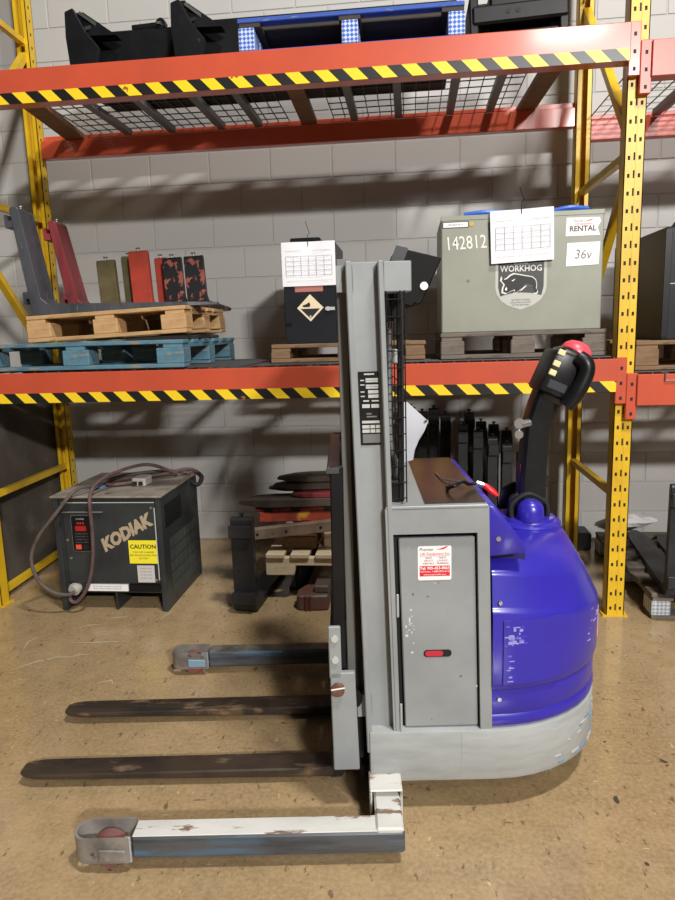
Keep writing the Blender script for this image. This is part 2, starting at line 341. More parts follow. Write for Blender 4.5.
# ================================================================== PALLET RACK
rack = thing('pallet_rack', 'yellow and orange steel pallet rack with two beam levels standing against the block wall', 'pallet rack', (0, 0, 0))
def column(cx, y0, front, ztop, name='upright_column'):
    """open C column of folded sheet; the face with punched holes looks away from the frame's inside"""
    w, d, t = .0425, .075, .004; b = B()
    ya, yb = (y0, y0+d)
    fy = ya if front else yb-t
    if front:   # real punched face: strips around the holes
        hz = [.0433+.0762*i for i in range(int((ztop-.1)/.0762))]
        xs = [-w, -.0285, -.0175, -.004, .004, .0175, .0285, w]
        for i, (a, c) in enumerate(zip(xs[:-1], xs[1:])):
            yo = -.0 if i not in (3,) else 0
            if i in (0, 2, 4, 6): b.box(cx+a, cx+c, fy, fy+t, 0, ztop)
            else:
                hh = .009 if i != 3 else .017; off = 0 if i != 3 else .006
                z = 0
                for h in hz: b.box(cx+a, cx+c, fy, fy+t, z, h+off-hh); z = h+off+hh
                b.box(cx+a, cx+c, fy, fy+t, z, ztop)
        b.box(cx+.0065, cx+.0085, fy-.0015, fy, 0, ztop)
    else: b.box(cx-w, cx+w, fy, fy+t, 0, ztop)
    b.box(cx-w, cx-w+t, ya, yb, 0, ztop); b.box(cx+w-t, cx+w, ya, yb, 0, ztop)
    ly = yb if front else ya
    b.box(cx-w, cx-w+.026, ly-t if front else ly, ly if front else ly+t, 0, ztop); b.box(cx+w-.026, cx+w, ly-t if front else ly, ly if front else ly+t, 0, ztop)
    o = b.build(name, YEL, rack)
    f = B().box(cx-.06, cx+.06, ya-.005, yb+.015, 0, .008).build('base_plate', YEL, o)
    if not front:   # dark punched holes along the column's side face
        h = B(); k = 0
        while .1+k*.0762 < ztop-.05:
            h.box(cx+w-.0005, cx+w+.0006, ya+.03, ya+.042, .1+k*.0762, .116+k*.0762); k += 1
        q = h.build('punched_holes', DARK, o); q['kind'] = 'stuff'
    else:
        bx('hole_shade_sheet', DARK, o, cx-w+t, cx+w-t, fy+t+.0, fy+t+.001, 0, ztop)  # dark sheet added behind the holes, standing in for shade inside the column
    return o
ZT = 3.9
column(0, 0, True, ZT); column(0, .95, False, ZT); column(-3.315, 0, True, ZT); column(-3.35, .95, False, ZT)
def frame_braces(xf, xb, low=True):
    P = lambda y, z: (xf+(xb-xf)*(y/.95), y, z)
    for z in ((.06,) if low else ())+(.61, 2.21, 3.26):
        B().bar(P(.07, z), P(.955, z), .034, .034).build('horizontal_brace', YEL, rack)
    for (ya, za), (yb, zb) in (((.07, 2.14), (.955, 1.28)), ((.07, 2.28), (.955, 3.18)), ((.07, 1.18), (.955, .68))):
        if za == 1.18: continue
        B().bar(P(ya, za), P(yb, zb), .04, .04).build('diagonal_brace', YEL, rack)
frame_braces(0, 0, False); frame_braces(-3.315, -3.35)
def beam(x0, x1, y0, z0, z1, m, tape=False, front=True, cl=True, cr=True):
    d = .045; s = -1 if front else 1
    yf = y0-d if front else y0   # front beams clip to the outer face
    b = B()
    if front: prof = [(yf, z0), (y0+.03, z0), (y0+.03, z1-.035), (yf+.028, z1-.035), (yf+.028, z1), (yf, z1)]
    else: prof = [(y0, z0), (y0+.06, z0), (y0+.06, z1), (y0+.035, z1), (y0+.035, z1-.035), (y0, z1-.035)]
    prof = [(p[0], p[1]) for p in prof]
    o = b.prism(prof, 'x', x0, x1).build('front_beam' if front else 'back_beam', m, rack, bevel=.003)
    if tape: B().box(x0+.005, x1-.005, yf-.001, yf+.0005, z0+.0, z0+.05).build('hazard_tape', TAPE, o)
    if front:
        for x, sd, on in ((x0, -1, cl), (x1, 1, cr)):
            if not on: continue
            a, c = (x-.045, x+.004) if sd < 0 else (x-.004, x+.045)
            k = B().box(a, c, yf+.012, -.0015, z1-.212, z1+.006).build('end_connector', m, o, bevel=.003)
            h = B()
            for i in range(3): h.box((a+c)/2-.006, (a+c)/2+.006, yf+.0113, yf+.0125, z1-.045-i*.07-.008, z1-.045-i*.07+.008)
            q = h.build('rivet_slots', DARK, k)
    return o
bl = beam(-3.27, -.047, 0.0, 1.134, 1.287, ORANGE, True); bu = beam(-3.27, -.047, 0.0, 2.566, 2.72, ORANGE, True)
beam(-3.30, -.045, .965, 1.134, 1.287, ORANGE, front=False); beam(-3.30, -.045, .965, 2.58, 2.72, ORANGE, front=False)
beam(.044, 3.3, 0.0, 1.066, 1.212, ORANGE, False, cr=False); beam(.044, 3.3, 0.0, 2.497, 2.644, REDBEAM, False, cr=False)
beam(.045, 3.3, .965, 1.066, 1.212, ORANGE, front=False); beam(.045, 3.3, .965, 2.50, 2.644, REDBEAM, front=False)

def wire_deck(x0, x1, z, label, chans, step=.066, group='wire decks'):
    """z = top of beams; mesh lies on the beams, channels sit in the beam steps"""
    t = thing('wire_deck', label, 'wire deck', ((x0+x1)/2, .5, z), group=group); w = (x1-x0)/2; b = B()
    y = -.46
    n = int(2*w/step)
    for i in range(n+1): b.box(-w+2*w*i/n-.0024, -w+2*w*i/n+.0024, -.518, .52, .001, .006)
    m = 9
    for i in range(m+1):
        yy = -.47+.94*i/m; b.box(-w, w, yy-.0024, yy+.0024, .006, .011)
    # waterfall lips over the front beam
    for i in range(n+1): b.box(-w+2*w*i/n-.0024, -w+2*w*i/n+.0024, -.523, -.518, .001, .006)
    q = b.build('wire_grid', WIRE, t); q['kind'] = 'stuff'
    for c in chans:
        u = B(); cx = c-(x0+x1)/2
        u.prism([(cx-.021, -.033), (cx+.021, -.033), (cx+.021, .0), (cx+.018, .0), (cx+.018, -.03), (cx-.018, -.03), (cx-.018, .0), (cx-.021, .0)], 'y', -.468, .462)
        u.build('support_channel', STEELDK, t)
    return t
wire_deck(-2.98, -1.72, 2.72, 'wire mesh deck on the upper beams, left half, under the black attachment', (-2.72, -2.44, -2.13, -1.90))
wire_deck(-1.45, -.40, 2.72, 'wire mesh deck on the upper beams under the royal blue pallet', (-1.32, -1.06, -.76, -.53))
wire_deck(-3.26, -1.86, 1.287, 'wire mesh deck on the lower beams under the teal pallet', (-3.0, -2.5, -2.0))
wire_deck(-1.80, -.06, 1.287, 'wire mesh deck on the lower beams under both batteries', (-1.5, -.95, -.35))
wire_deck(.06, 1.5, 2.644, 'wire mesh deck on the upper beams of the next bay', (.4, .8, 1.2))
wd_r = wire_deck(.05, 1.6, 1.212, 'wire mesh deck under the black battery of the next bay', (.4, .8, 1.2))
hk = B()
for x in (.165, .245): hk.tube([(x-.825, -.5, .004), (x-.825, -.55, .006), (x-.825, -.552, -.03)], .0035, 6)
hk.tube([(.165-.825, -.552, -.03), (.245-.825, -.552, -.03)], .003, 6).build('hook_wire', CHROME, wd_r)
def timber(x0, x1, z1, label, skew=0.0):
    t = B(); h = .035
    t.loft([[(x0, -.015, z1-h), (x1, -.015, z1-h), (x1, -.015, z1), (x0, -.015, z1)], [(x0+skew, .998, z1-h), (x1+skew, .998, z1-h), (x1+skew, .998, z1), (x0+skew, .998, z1)]])
    return tag(t.build('timber_cross_bar', LUMBER, bevel=.003), label, 'timber', 'timber bars across the upper beams')
timber(-3.02, -2.90, 2.72, 'timber bar across the upper beams at their left end', -.12)
timber(-1.62, -1.53, 2.72, 'timber bar across the middle of the upper beams', -.02)
timber(-.33, -.23, 2.72, 'timber bar across the upper beams next to the front column', -.04)

# ================================================================== PALLETS
def pallet(label, x0, x1, y0, d, z0, h, m, m2=None, blocks=.12, rot=(0, 0, 0), boards=6, gap_board=None, group='wooden pallets', inner=None, fw=.10):
    t = thing('wooden_pallet', label, 'pallet', (x0, y0, z0), rot, group); w = x1-x0; m2 = m2 or m; tb = .02
    hb = h-3*tb
    top = (d-.02*boards)/boards if boards else .1
    bd = B().box(0, w, 0, fw, 0, tb).mesh('deck_board', .003); bd.materials.append(m)
    if inner: bdi = B().box(0, w, 0, .10, 0, tb).mesh('deck_board', .003); bdi.materials.append(inner); m2s = inner
    else: m2s = m2
    for i in range(boards):
        o = link('deck_board', (bdi if inner and i else bd), None, t, (random.uniform(-.004, .004), (d-.10)*i/(boards-1), h-tb))
    bot = B().box(0, w, 0, .10, 0, tb).mesh('bottom_board', .003); bot.materials.append(m)
    for i in range(3): link('bottom_board', bot, None, t, (0, (d-.10)*i/2, 0))
    st = B().box(0, .10, 0.004, d-.004, 0, tb).mesh('stringer_board', .002); st.materials.append(m2s)
    for i in range(3): link('stringer_board', st, None, t, (.004+(w-.108)*i/2, 0, h-2*tb))
    bk = B().box(0, blocks, 0, .12, 0, hb).mesh('block', .004); bk.materials.append(m2)
    for i in range(3):
        for j in range(3): link('block', bk, None, t, ((w-blocks)*i/2, (d-.12)*j/2+.001, tb))
    return t
DZ = 1.298   # top of the lower wire deck
pallet('worn teal-painted pallet on the lower shelf under the raw wood pallet', -3.26, -2.13, -.03, 1.0, DZ, .138, BLUEWOOD, None, .14)
wood_p = pallet('raw light wood pallet stacked on the teal pallet, carrying the forks', -2.975, -2.125, .03, .74, DZ+.142, .135, WOOD, None, .13, rot=(0, R(-2.0), 0))
tag(B().box(0, .32, 0, .6, 0, .019).build('timber_shim', DKWOOD, bevel=.003, loc=(-2.46, .06, DZ+.1385)), 'dark flat timber between the teal pallet and the raw wood pallet', 'timber')
pallet('weathered grey pallet under the big grey battery', -.855, -.06, .10, .75, DZ, .128, GREYWOOD, None, .115)
pallet('brown pallet under the small black battery behind the mast', -1.735, -.93, .20, .70, DZ, .095, BROWNWOOD, None, .10)
pallet('brown pallet in the next bay under the black battery', .068, 1.0, .08, .8, 1.223, .14, BROWNWOOD, None, .11)
pallet('royal blue pallet on the upper shelf with worn blocks', -1.785, -.745, .03, .40, 2.731, .158, BLUEWOOD2, CHK1, .075, boards=4, inner=DKWOOD, fw=.05)
fp = pallet('grey-blue pallet on the floor beyond the right column under black forks', .165, 1.15, -.03, 1.05, 0, .135, GREYWOOD, CHK2, .09, inner=GREYWOOD)

# ================================================================== LOOSE FORKS
def fork(name, label, H, Lb, w, th, m, loc, rot=(0, 0, 0), pin=True, group='loose lift truck forks', tip=.012, hook=True, pin_m=None, lean=0.0):
    """L fork: shank rises at the origin with its back at y=0, blade runs to +y, sole at z=0; x across"""
    t = thing('lift_truck_fork', label, 'fork', loc, rot, group); hw = w/2
    sh = [(0, .0), (th*.9, .0), (th+.05, th), (th, th+.05), (th*.85, H), (0, H)]
    B().prism([(0, 0.02), (.02, 0), (th+.03, 0), (th+.03, th), (th, th+.03), (th*.85-lean, H-.012), (th*.7-lean, H), (.01-lean, H), (-lean, H-.01)], 'x', -hw, hw).build('shank', m, t, bevel=.003)
    # blade, tapering in thickness and rounded at the tip in plan
    rg = []
    for k in range(7):
        f = k/6; y = th+.03+(Lb-th-.03)*f; ht = th + (tip-th)*f; ww = hw if f < .8 else hw*math.sqrt(max(.12, 1-((f-.8)/.2)**2*.88))
        rg.append([(-ww, y, 0), (ww, y, 0), (ww, y, ht), (-ww, y, ht)])
    B().loft(rg).build('blade', m, t)
    if hook:
        B().prism([(a-lean*.9, c) for a, c in ((0, H-.10), (-.035, H-.10), (-.035, H-.035), (-.022, H-.035), (-.022, H-.065), (0, H-.065))], 'x', -hw, hw).build('upper_hook', m, t, bevel=.002)
        B().prism([(0, .12), (-.035, .12), (-.035, .06), (-.022, .06), (-.022, .085), (0, .085)], 'x', -hw, hw).build('lower_hook', m, t, bevel=.002)
    if pin:
        b = B().cyl((0, th*.4-lean, H-.01), (0, th*.4-lean, H+.014), .006, 8); b.cyl((0, th*.4-lean, H+.012), (0, th*.4-lean, H+.018), .013, 10)
        b.build('locking_pin', pin_m or (BLACKS if m in (FORKB, BLACKS) else mat('dull_pin', (120, 120, 122), .4, .5)), t)
    return t
TILT = R(-2.0)
def on_pallet(x): return DZ+.142+.135*math.cos(TILT)+(x+2.975)*math.tan(-TILT)+.0015
g = 'forks standing on the raw wood pallet'
fork('f', 'dark grey steel fork leaning at the left, its long blade running along the pallet front', .54, .95, .18, .055, GREYFK, (-2.955, .135, on_pallet(-2.94)+.001), (R(2.0), 0, R(-84)), group=g, lean=.045)
fork('f', 'dark red fork standing just behind the dark grey fork', .50, .17, .16, .05, MAROON, (-2.855, .335, on_pallet(-2.865)+.001), (R(2.0), 0, R(-84)), group=g, lean=.06)
for lab, x, y, H, m, w_ in (('olive fork, leftmost of the short upright forks', -2.70, .44, .30, OLIVE, .105), ('olive fork half hidden behind the bright red fork', -2.603, .53, .325, OLIVE, .08), ('bright orange-red fork, tallest of the short upright forks', -2.505, .44, .335, REDFK, .112),
                            ('orange-red fork just right of and behind the tallest red one', -2.41, .52, .30, REDFK, .066), ('black fork with chipped red patches beside the orange-red pair', -2.315, .44, .285, CHIPFK, .108), ('chipped black and red fork, rightmost on the raw wood pallet', -2.19, .44, .285, CHIPFK, .108)):
    fork('f', lab, H, .62, w_, .04, m, (x, y, on_pallet(x)+.002), (0, TILT, 0), group=g, hook=False)
# forks lying and standing on the floor
g = 'black forks in a row on the floor behind the truck'
row = [(-.70-.0, .70, .885), (-.615, .66, .855), (-.535, .62, .82), (-.455, .60, .78), (-.37, .58, .735), (-.275, .52, .655)]
names = ['first', 'second', 'third', 'fourth', 'fifth']
for (x, y, H), nm in zip(row, names+['last']):
    fork('f', f'black upright fork behind the truck, {nm} from the left in the front row' if nm != 'last' else 'shortest black upright fork behind the truck, right end of the front row', H, .30, .058, .06, FORKB, (x, y, 0), (0, 0, R(random.uniform(-3, 3))), group=g)
back = [(-1.01, .96), (-.935, .93), (-.86, .95), (-.785, .91), (-.635, .92), (-.56, .86), (-.48, .84), (-.40, .80)]
for k, ((x, H), nm) in enumerate(zip(back, ['first', 'second', 'third', 'fourth', 'fifth', 'sixth', 'seventh', 'rightmost'])):
    fork('f', f'black upright fork against the wall behind the truck, {nm} of the back row', H, .21, .064, .055, BLACKS, (x, 1.02, 0), (0, 0, R(random.uniform(-2, 2))), group='black forks in the back row against the wall')
fork('f', 'black fork standing upright left of the scrap stack, blade under it', .52, 1.05, .118, .05, FORKB, (-1.885, -.03, 0), (0, 0, R(-4)), group='black forks around the scrap stack')
g = 'black forks lying on the floor pallet at the right'
fork('f', 'tall black fork at the right edge, nearest on the floor pallet', .56, 1.12, .12, .045, FORKB, (.262, -.10, .1365), (0, 0, R(-7)), group=g)
fork('f', 'black fork lying second on the floor pallet at the right', .52, 1.0, .12, .045, FORKB, (.42, -.06, .1365), (0, 0, R(-7)), group=g)
bag = B(); random.seed(3); rg = []
for k in range(7):
    f = k/6; rr = math.sin(math.pi*min(.97, max(.04, f)))**.7
    rg.append([(-.16+.32*f, .09*rr*math.cos(a)*random.uniform(.6, 1.1), .04+.045*rr*math.sin(a)*random.uniform(.6, 1.2)) for a in [2*math.pi*i/10 for i in range(10)]])
tag(bag.loft(rg).build('crumpled_bag', mat('white_plastic_film', (226, 224, 222), .4), smooth=False, loc=(.42, 1.12, .1375+.005)), 'crumpled white plastic film at the back of the floor pallet', 'plastic film')
tag(B().prism(rrect(-.09, .09, .0, .12, .015), 'y', -.08, .08).build('steel_block', FORKB, bevel=.004, loc=(.06, 1.12, 0)), 'small black steel block on the floor behind the right column', 'steel block')

# ================================================================== BATTERIES
def wire_hook(b, x, z): b.tube([(x, 0, z-.02), (x, 0, z+.03), (x+.012, 0, z+.045), (x+.004, -.004, z+.06), (x-.008, 0, z+.10)], .0016, 5)
def paper(name, label, w, h, loc, rot, cols, rows, gx=(.08, .94), gz=(.25, .68), hook=True):
    t = thing(name, label, 'paper', loc, rot, 'papers hung on the batteries'); b = B(); nx = 8
    P = []
    for i in range(nx+1):
        for j in range(5):
            P.append((w*i/nx-w/2, -.004*math.sin(i*1.1)*(.4+j*.2), h*j/4))
    b.add(P, [(i*5+j, (i+1)*5+j, (i+1)*5+j+1, i*5+j+1) for i in range(nx) for j in range(4)])
    b.add([(x, y+.0015, z) for x, y, z in P], [(i*5+j, i*5+j+1, (i+1)*5+j+1, (i+1)*5+j) for i in range(nx) for j in range(4)])
    s = b.build('sheet', WHITE, t, smooth=True)
    l = B(); X0, X1, Z0, Z1 = w*(gx[0]-.5), w*(gx[1]-.5), h*gz[0], h*gz[1]
    for i in range(cols+1): x = X0+(X1-X0)*i/cols; l.box(x-.0009, x+.0009, -.0066, -.0062, Z0, Z1)
    for i in range(rows+1): z = Z0+(Z1-Z0)*i/rows; l.box(X0, X1, -.0066, -.0062, z-.0009, z+.0009)
    l.box(X0, X0+w*.3, -.0066, -.0062, h*.80, h*.806); l.box(X0+w*.5, X1, -.0066, -.0062, h*.80, h*.806); l.box(X0, X1, -.0066, -.0062, h*.12, h*.125)
    l.build('printed_table', PAPERLINE, t)
    if hook:
        k = B(); wire_hook(k, 0, h); k.build('wire_hook', BLKWIRE, t)
    return t
# small black battery behind the mast
bb = thing('battery', 'small black industrial battery with a corrosive diamond placard', 'battery', (-1.525, .26, DZ+.095), group='industrial batteries')
bx('case', BATBLK, bb, -.137, .137, 0, .45, 0, .52, .004)
bx('handle_cover', BLKPL, bb, -.10, .06, .03, .3, .52, .545, .006)
bx('hinge', BLKPL, bb, -.13, -.10, -.008, 0, .10, .112); lt = B().box(.08, .13, -.012, 0, .17, .186); lt.cyl((.095, -.016, .178), (.095, 0, .178), .012, 8); lt.build('latch', SILVPRINT, bb)
bx('red_label', mat('faded_red_label', (176, 110, 102), .5), bb, -.078, .07, -.0012, 0, .268, .30)
pl = B(); r = .07
dm = pl.prism([(0, -r), (r, 0), (0, r), (-r, 0)], 'y', -.0015, 0).build('corrosive_placard', mat('cream_placard', (226, 212, 178), .5), bb, loc=(0, 0, .185))
B().prism([(0, -r*.8), (r*.74, -.004), (-r*.74, -.004)], 'y', -.0019, -.0015).build('placard_lower_half', BLKPRINT, dm)
B().prism([(-r*.5, .004), (-r*.05, .004), (r*.02, r*.25), (-r*.08, r*.42), (-r*.3, r*.28), (-r*.62, .012)], 'y', -.0019, -.0015).build('placard_pictogram', BLKPRINT, dm)
text('placard_number', '8', .02, (0, -.0022, -r*.66), WHITEST, dm)
paper('hanging_sheet', 'white printed form hung over the top of the small black battery', .28, .222, (-1.525, .252, 1.69), (R(1), 0, 0), 6, 4)
# large grey battery
gb = thing('battery', 'large grey industrial battery with a boar shield decal and chalked numbers', 'battery', (-.468, .125, DZ+.128), group='industrial batteries')
bx('case', BATGREY, gb, -.382, .382, 0, .55, 0, .556, .005)
bx('rim_plate', BATGREY, gb, -.384, .384, -.002, .012, .535, .558, .002)
bl2 = B()
for x0, x1, z in ((-.27, -.06, .018), (.16, .32, .022)): bl2.tube(smooth_path([(x0, .06, .556+.012), ((x0+x1)/2, .05, .556+z), (x1, .06, .556+.014)]), .013, 8)
bl2.build('blue_cable', mat('blue_cable_sheath', (36, 92, 190), .4), gb)
bx('part_label', WHITEST, gb, -.372, -.255, -.0012, 0, .505, .527); bx('part_label_border', BLKPRINT, gb, -.376, -.251, -.0009, 0, .501, .531)
text('part_label_print', 'SER 8803 08-02', .011, (-.314, -.0016, .516), BLKPRINT, gb)
B().cyl((-.238, -.002, .517), (-.238, 0, .517), .012, 10).build('yellow_dot', mat('dull_yellow_dot', (190, 160, 70), .5), gb)
text('chalk_numbers', '142812', .090, (-.262, -.0015, .428), mat('white_chalk', (232, 230, 224), .8), gb, rot=R(1.5), shear=-.08, bold=.0003, xs=.74)
sh = [(-.122, .365), (-.122, .21), (-.115, .18), (-.095, .148), (-.06, .124), (-.0, .103), (.06, .124), (.095, .148), (.115, .18), (.122, .21), (.122, .365)]
sd = B().prism(sh, 'y', -.0012, 0).build('shield_decal', mat('pale_decal', (186, 186, 178), .45), gb)
k = .9
B().prism([(-.108, .365), (-.108, .212), (-.098, .17), (-.05, .182), (0, .186), (.05, .182), (.098, .17), (.108, .212), (.108, .365)], 'y', -.0016, -.0012).build('shield_field', mat('charcoal_decal', (58, 58, 58), .45), sd)
def decal(name, pts, m, y, s=1.0, parent=sd, ox=0, oz=0): return B().prism([(ox+a*s, oz+c*s) for a, c in pts], 'y', y, y+.0003).build(name, m, parent)
boar = [(a*.88, .228+(c-.243)*.82) for a, c in [(-.104, .262), (-.098, .285), (-.09, .268), (-.075, .272), (-.055, .29), (-.035, .298), (-.01, .293), (.03, .284), (.06, .278), (.078, .262), (.084, .238), (.082, .215), (.09, .198), (.083, .186), (.066, .19), (.072, .206), (.062, .226), (.045, .235), (.02, .24), (.0, .215), (-.018, .196), (-.04, .188), (-.03, .205), (-.035, .21), (-.055, .202), (-.075, .19), (-.096, .198), (-.094, .222), (-.086, .24)]]
decal('boar_outline', [(-.002+a*1.07, .228+(c-.228)*1.13) for a, c in boar], mat('white_decal', (226, 226, 220), .45), -.0020)
decal('boar_body', boar, BLKPRINT, -.0024)
decal('boar_tusk', [(-.076, .203), (-.069, .216), (-.065, .203), (-.07, .195)], WHITEST, -.0028); decal('boar_leg_line', [(-.009, .191), (.019, .216), (.03, .219), (.005, .196)], WHITEST, -.0028); decal('boar_ear', [(-.046, .243), (-.026, .253), (-.037, .24)], WHITEST, -.0028)
text('shield_name', 'WORKHOG', .04, (0, -.0030, .298), mat('white_decal', (226, 226, 220), .45), sd, bold=.0006, xs=.92)
text('shield_heading', 'INDUSTRIAL', .014, (0, -.0019, .322), SILVPRINT, sd, xs=.9)
for i, s_ in enumerate(('BATTERY SYSTEMS', 'INDUSTRIAL POWER', 'MOTIVE BATTERY')): text('shield_small_print', s_, .0105, (0, -.0016, .150-i*.012), BLKPRINT, sd)
rs = B().prism([(.205, .44), (.365, .44), (.352, .475), (.368, .505), (.36, .522), (.208, .525)], 'y', -.0012, 0).build('rental_sticker', mat('pink_white_sticker', (238, 226, 226), .45), gb)
text('rental_lettering', 'RENTAL', .034, (.284, -.0016, .472), BLKPRINT, rs, bold=.0008); text('rental_company', 'Lift Equipment', .013, (.286, -.0016, .494), REDST, rs); text('rental_name', 'Premier', .014, (.262, -.0016, .508), BLKPRINT, rs, shear=.3)
decal('rental_swoosh', [(.285, .504), (.31, .510), (.335, .520), (.318, .507)], REDST, -.0016, parent=rs)
vp = B().prism([(.21, .30), (.362, .305), (.366, .41), (.214, .408)], 'y', -.002, 0).build('voltage_card', WHITEST, gb)
text('voltage_handwriting', '36v', .062, (.288, -.0024, .352), GREYPRINT, vp, rot=R(-2), shear=.1, xs=.9)
B().cyl((-.253, -.001, .25), (-.253, 0, .25), .008, 8).build('paint_chip', GREYPRINT, gb)
paper('hanging_sheet', 'white printed form hung over the front of the big grey battery', .295, .242, (-.465, .105, 1.755), (R(1.5), R(-2), 0), 6, 4)
# black battery in the next bay
nb = thing('battery', 'tall black battery at the right edge in the next bay', 'battery', (.205, .15, 1.363), group='industrial batteries')
bx('case', BATBLK, nb, 0, .62, 0, .82, 0, .53, .006); bx('corner_strip', BLKPL, nb, -.002, .03, -.004, .01, .01, .52, .002)
lb = B().tube([(.06, .1, .53), (.08, .1, .56), (.16, .1, .565), (.18, .1, .53)], .01, 8); lb.build('lifting_eye', BLACKS, nb)
bx('front_seam', SILVPRINT, nb, .03, .5, -.002, 0, .265, .269)

# ================================================================== UPPER SHELF GOODS
UZ = 2.7315
at = thing('lift_attachment', 'long black steel lift attachment with ribbed end plates on the upper shelf', 'attachment', (-2.70, .32, UZ))
bx('main_beam', BLACKS, at, .03, 1.9, .14, .36, 0, .335, .008)
bx('top_rail', BLACKS, at, .62, 1.95, .16, .30, .335, .36, .006)
for x in (0, .56):
    p = B().prism([(-.005, 0), (.05, 0), (.35, .03), (.35, .22), (.12, .40 if x else .385), (.02, .40 if x else .385), (-.02, .33)], 'x', x-.02, x+.02).build('end_plate', BLACKS, at, bevel=.005)
    rb = B(); rb.prism([(.0, .30), (.03, .30), (.0, .38), (-.0, .40)], 'x', x-.04, x)
    fp_ = B().prism([(x-.03, 0), (x+.11, 0), (x+.105, .10), (x+.125, .19), (x+.06, .27), (x+.0, .385), (x-.045, .37), (x-.05, .25)], 'y', -.03, -.0).build('face_flange', BLACKS, at, bevel=.004)
    for (a, b_) in (((x+.02, .37), (x+.17, .27)), ((x+.03, .29), (x+.10, .335)), ((x+.05, .12), (x+.06, .35))):
        B().bar((a[0], .0, a[1]), (b_[0], .06, b_[1]), .02, .016).build('rib', BLACKS, p)
    B().prism([(x+.02, .27), (x+.20, .265), (x+.03, .385)], 'y', .02, .10).build('gusset', BLACKS, p)
cl = B().cyl((.24, .16, .345), (.38, .16, .35), .018, 12); cl.cyl((.40, .14, .355), (.40, .18, .355), .026, 10); cl.build('hydraulic_fitting', BLACKS, at)
bx('bright_pin', CHROME, at, .385, .405, .125, .14, .345, .357)
ca = thing('fork_carriage', 'black steel carriage with two bolt holes at the right end of the upper shelf', 'carriage', (-.735, .12, UZ), (0, R(-2), 0))
bx('lower_bar', BLACKS, ca, .0, .44, 0, .10, .0, .05, .006)
ub = bx('upper_bar', BLACKS, ca, .03, .46, -.03, .05, .075, .155, .01)
for x in (.19, .235): B().cyl((x, -.032, .118), (x, -.028, .118), .011, 10).build('bolt_hole', DARK, ub)
bx('side_plate', BLACKS, ca, .02, .06, -.02, .34, .0, .20, .006); bx('side_plate', BLACKS, ca, .42, .46, -.02, .34, .0, .14, .006)
bx('back_plate', BLACKS, ca, .05, .43, .30, .34, .0, .30, .006); bx('top_block', BLACKS, ca, .12, .40, .06, .26, .05, .25, .012)
# ================================================================== CHARGER
ch = thing('battery_charger', 'black floor-standing battery charger with slanted lettering and yellow caution label', 'charger', (-2.605, -.03, 0))
W = .297; D = .60; HT = .635
bx('case', CHARG, ch, -W+.002, W-.002, .012, D, .10, HT-.012, .004)
for s in (-1, 1): bx('side_panel', CHARG, ch, *sorted((s*W, s*(W-.03))), 0, D+.004, 0, HT-.008, .003)
bx('top_panel', CHARGTOP, ch, -W-.008, W+.008, -.008, D+.01, HT-.008, HT+.004, .003)
sv = bpy.data.objects  # (side louvres and vent grid below)
lv = B()
for i in range(8): lv.box(W, W+.004, .05+.0*i, .30, HT-.07-i*.016, HT-.062-i*.016)
lv.build('side_louvres', BLACKS, ch)
gr = B(); 
for i in range(5):
    for j in range(6): gr.box(W, W+.0022, .10+j*.075, .165+j*.075, .06+i*.065, .115+i*.065)
gr.build('side_vent_grid', mat('pale_vents', (64, 68, 64), .6, 0, (54, 58, 56), 6), ch)  # vent colour slightly paler than the case
dr = bx('front_door', CHARG, ch, -W+.055, W-.032, -.004, .012, .16, HT-.03, .003)
bx('door_edge_trim', SILVPRINT, dr, -W+.055, W-.032, -.006, -.002, HT-.033, HT-.029); bx('door_edge_trim', SILVPRINT, dr, W-.036, W-.031, -.006, -.002, .18, HT-.06)
for x, z in ((W-.05, HT-.06), (W-.05, .18), (-W+.08, .30), (-W+.07, .40)): B().cyl((x, -.007, z), (x, -.003, z), .007, 10).build('screw', CHROME, dr)
hd = B().box(-W+.06, -W+.28, -.02, -.004, HT-.083, HT-.078).build('panel_hood', GREYPRINT, dr)
cp = B().prism(rrect(-.195, -.093, .315, .508, .01), 'y', -.009, -.004).build('control_panel', BLKPL, dr)
B().prism(rrect(-.199, -.089, .311, .512, .012), 'y', -.0065, -.004).build('panel_border', GREYPRINT, cp)
bx('red_display', mat('red_display', (170, 34, 36), .3), cp, -.175, -.115, -.0105, -.009, .425, .452); bx('red_button', mat('orange_red_button', (226, 84, 60), .4), cp, -.18, -.15, -.012, -.009, .325, .35); bx('grey_button', BLKPRINT, cp, -.14, -.108, -.012, -.009, .325, .35)
for x in (-.16, -.145, -.13): bx('indicator_light', REDKNOB, cp, x-.004, x+.004, -.0105, -.009, .462, .472)
text('panel_print', 'KODIAK', .012, (-.145, -.0097, .49), SILVPRINT, cp)
for i in range(4): text('panel_print', 'CHARGE STATUS', .0095, (-.145, -.0097, .41-i*.016), GREYPRINT, cp)
cp.location = (0, 0, .026); cp.scale = (1.0, 1, 1)
text('maker_lettering', 'KODIAK', .090, (.098, -.0065, .436), mat('tan_lettering', (176, 158, 132), .5), dr, rot=R(29), shear=.25, bold=.0055, xs=.90)
dz = -.026
cs = bx('caution_label', YELST, dr, .108, .266, -.0055, -.004, .298+dz, .425+dz)
text('caution_lettering', 'CAUTION', .0315, (.187, -.006, .39+dz), BLKPRINT, cs, bold=.0008)
for i, s_ in enumerate(('TURN OFF CHARGER', 'BEFORE DISCONNECTING', 'BATTERY')): text('caution_small_print', s_, .0125, (.187, -.006, .36-i*.017+dz), BLKPRINT, cs)
rl = bx('rating_label', mat('grey_white_label', (200, 196, 194), .5), dr, .146, .240, -.0055, -.004, .193+dz, .287+dz)
for i in range(4): text('rating_print', 'AC INPUT VOLTS', .0085, (.193, -.006, .27-i*.018+dz), GREYPRINT, rl)
wl = bx('serial_strip', WHITEST, ch, -.148, .085, -.003, .012, .115, .152)
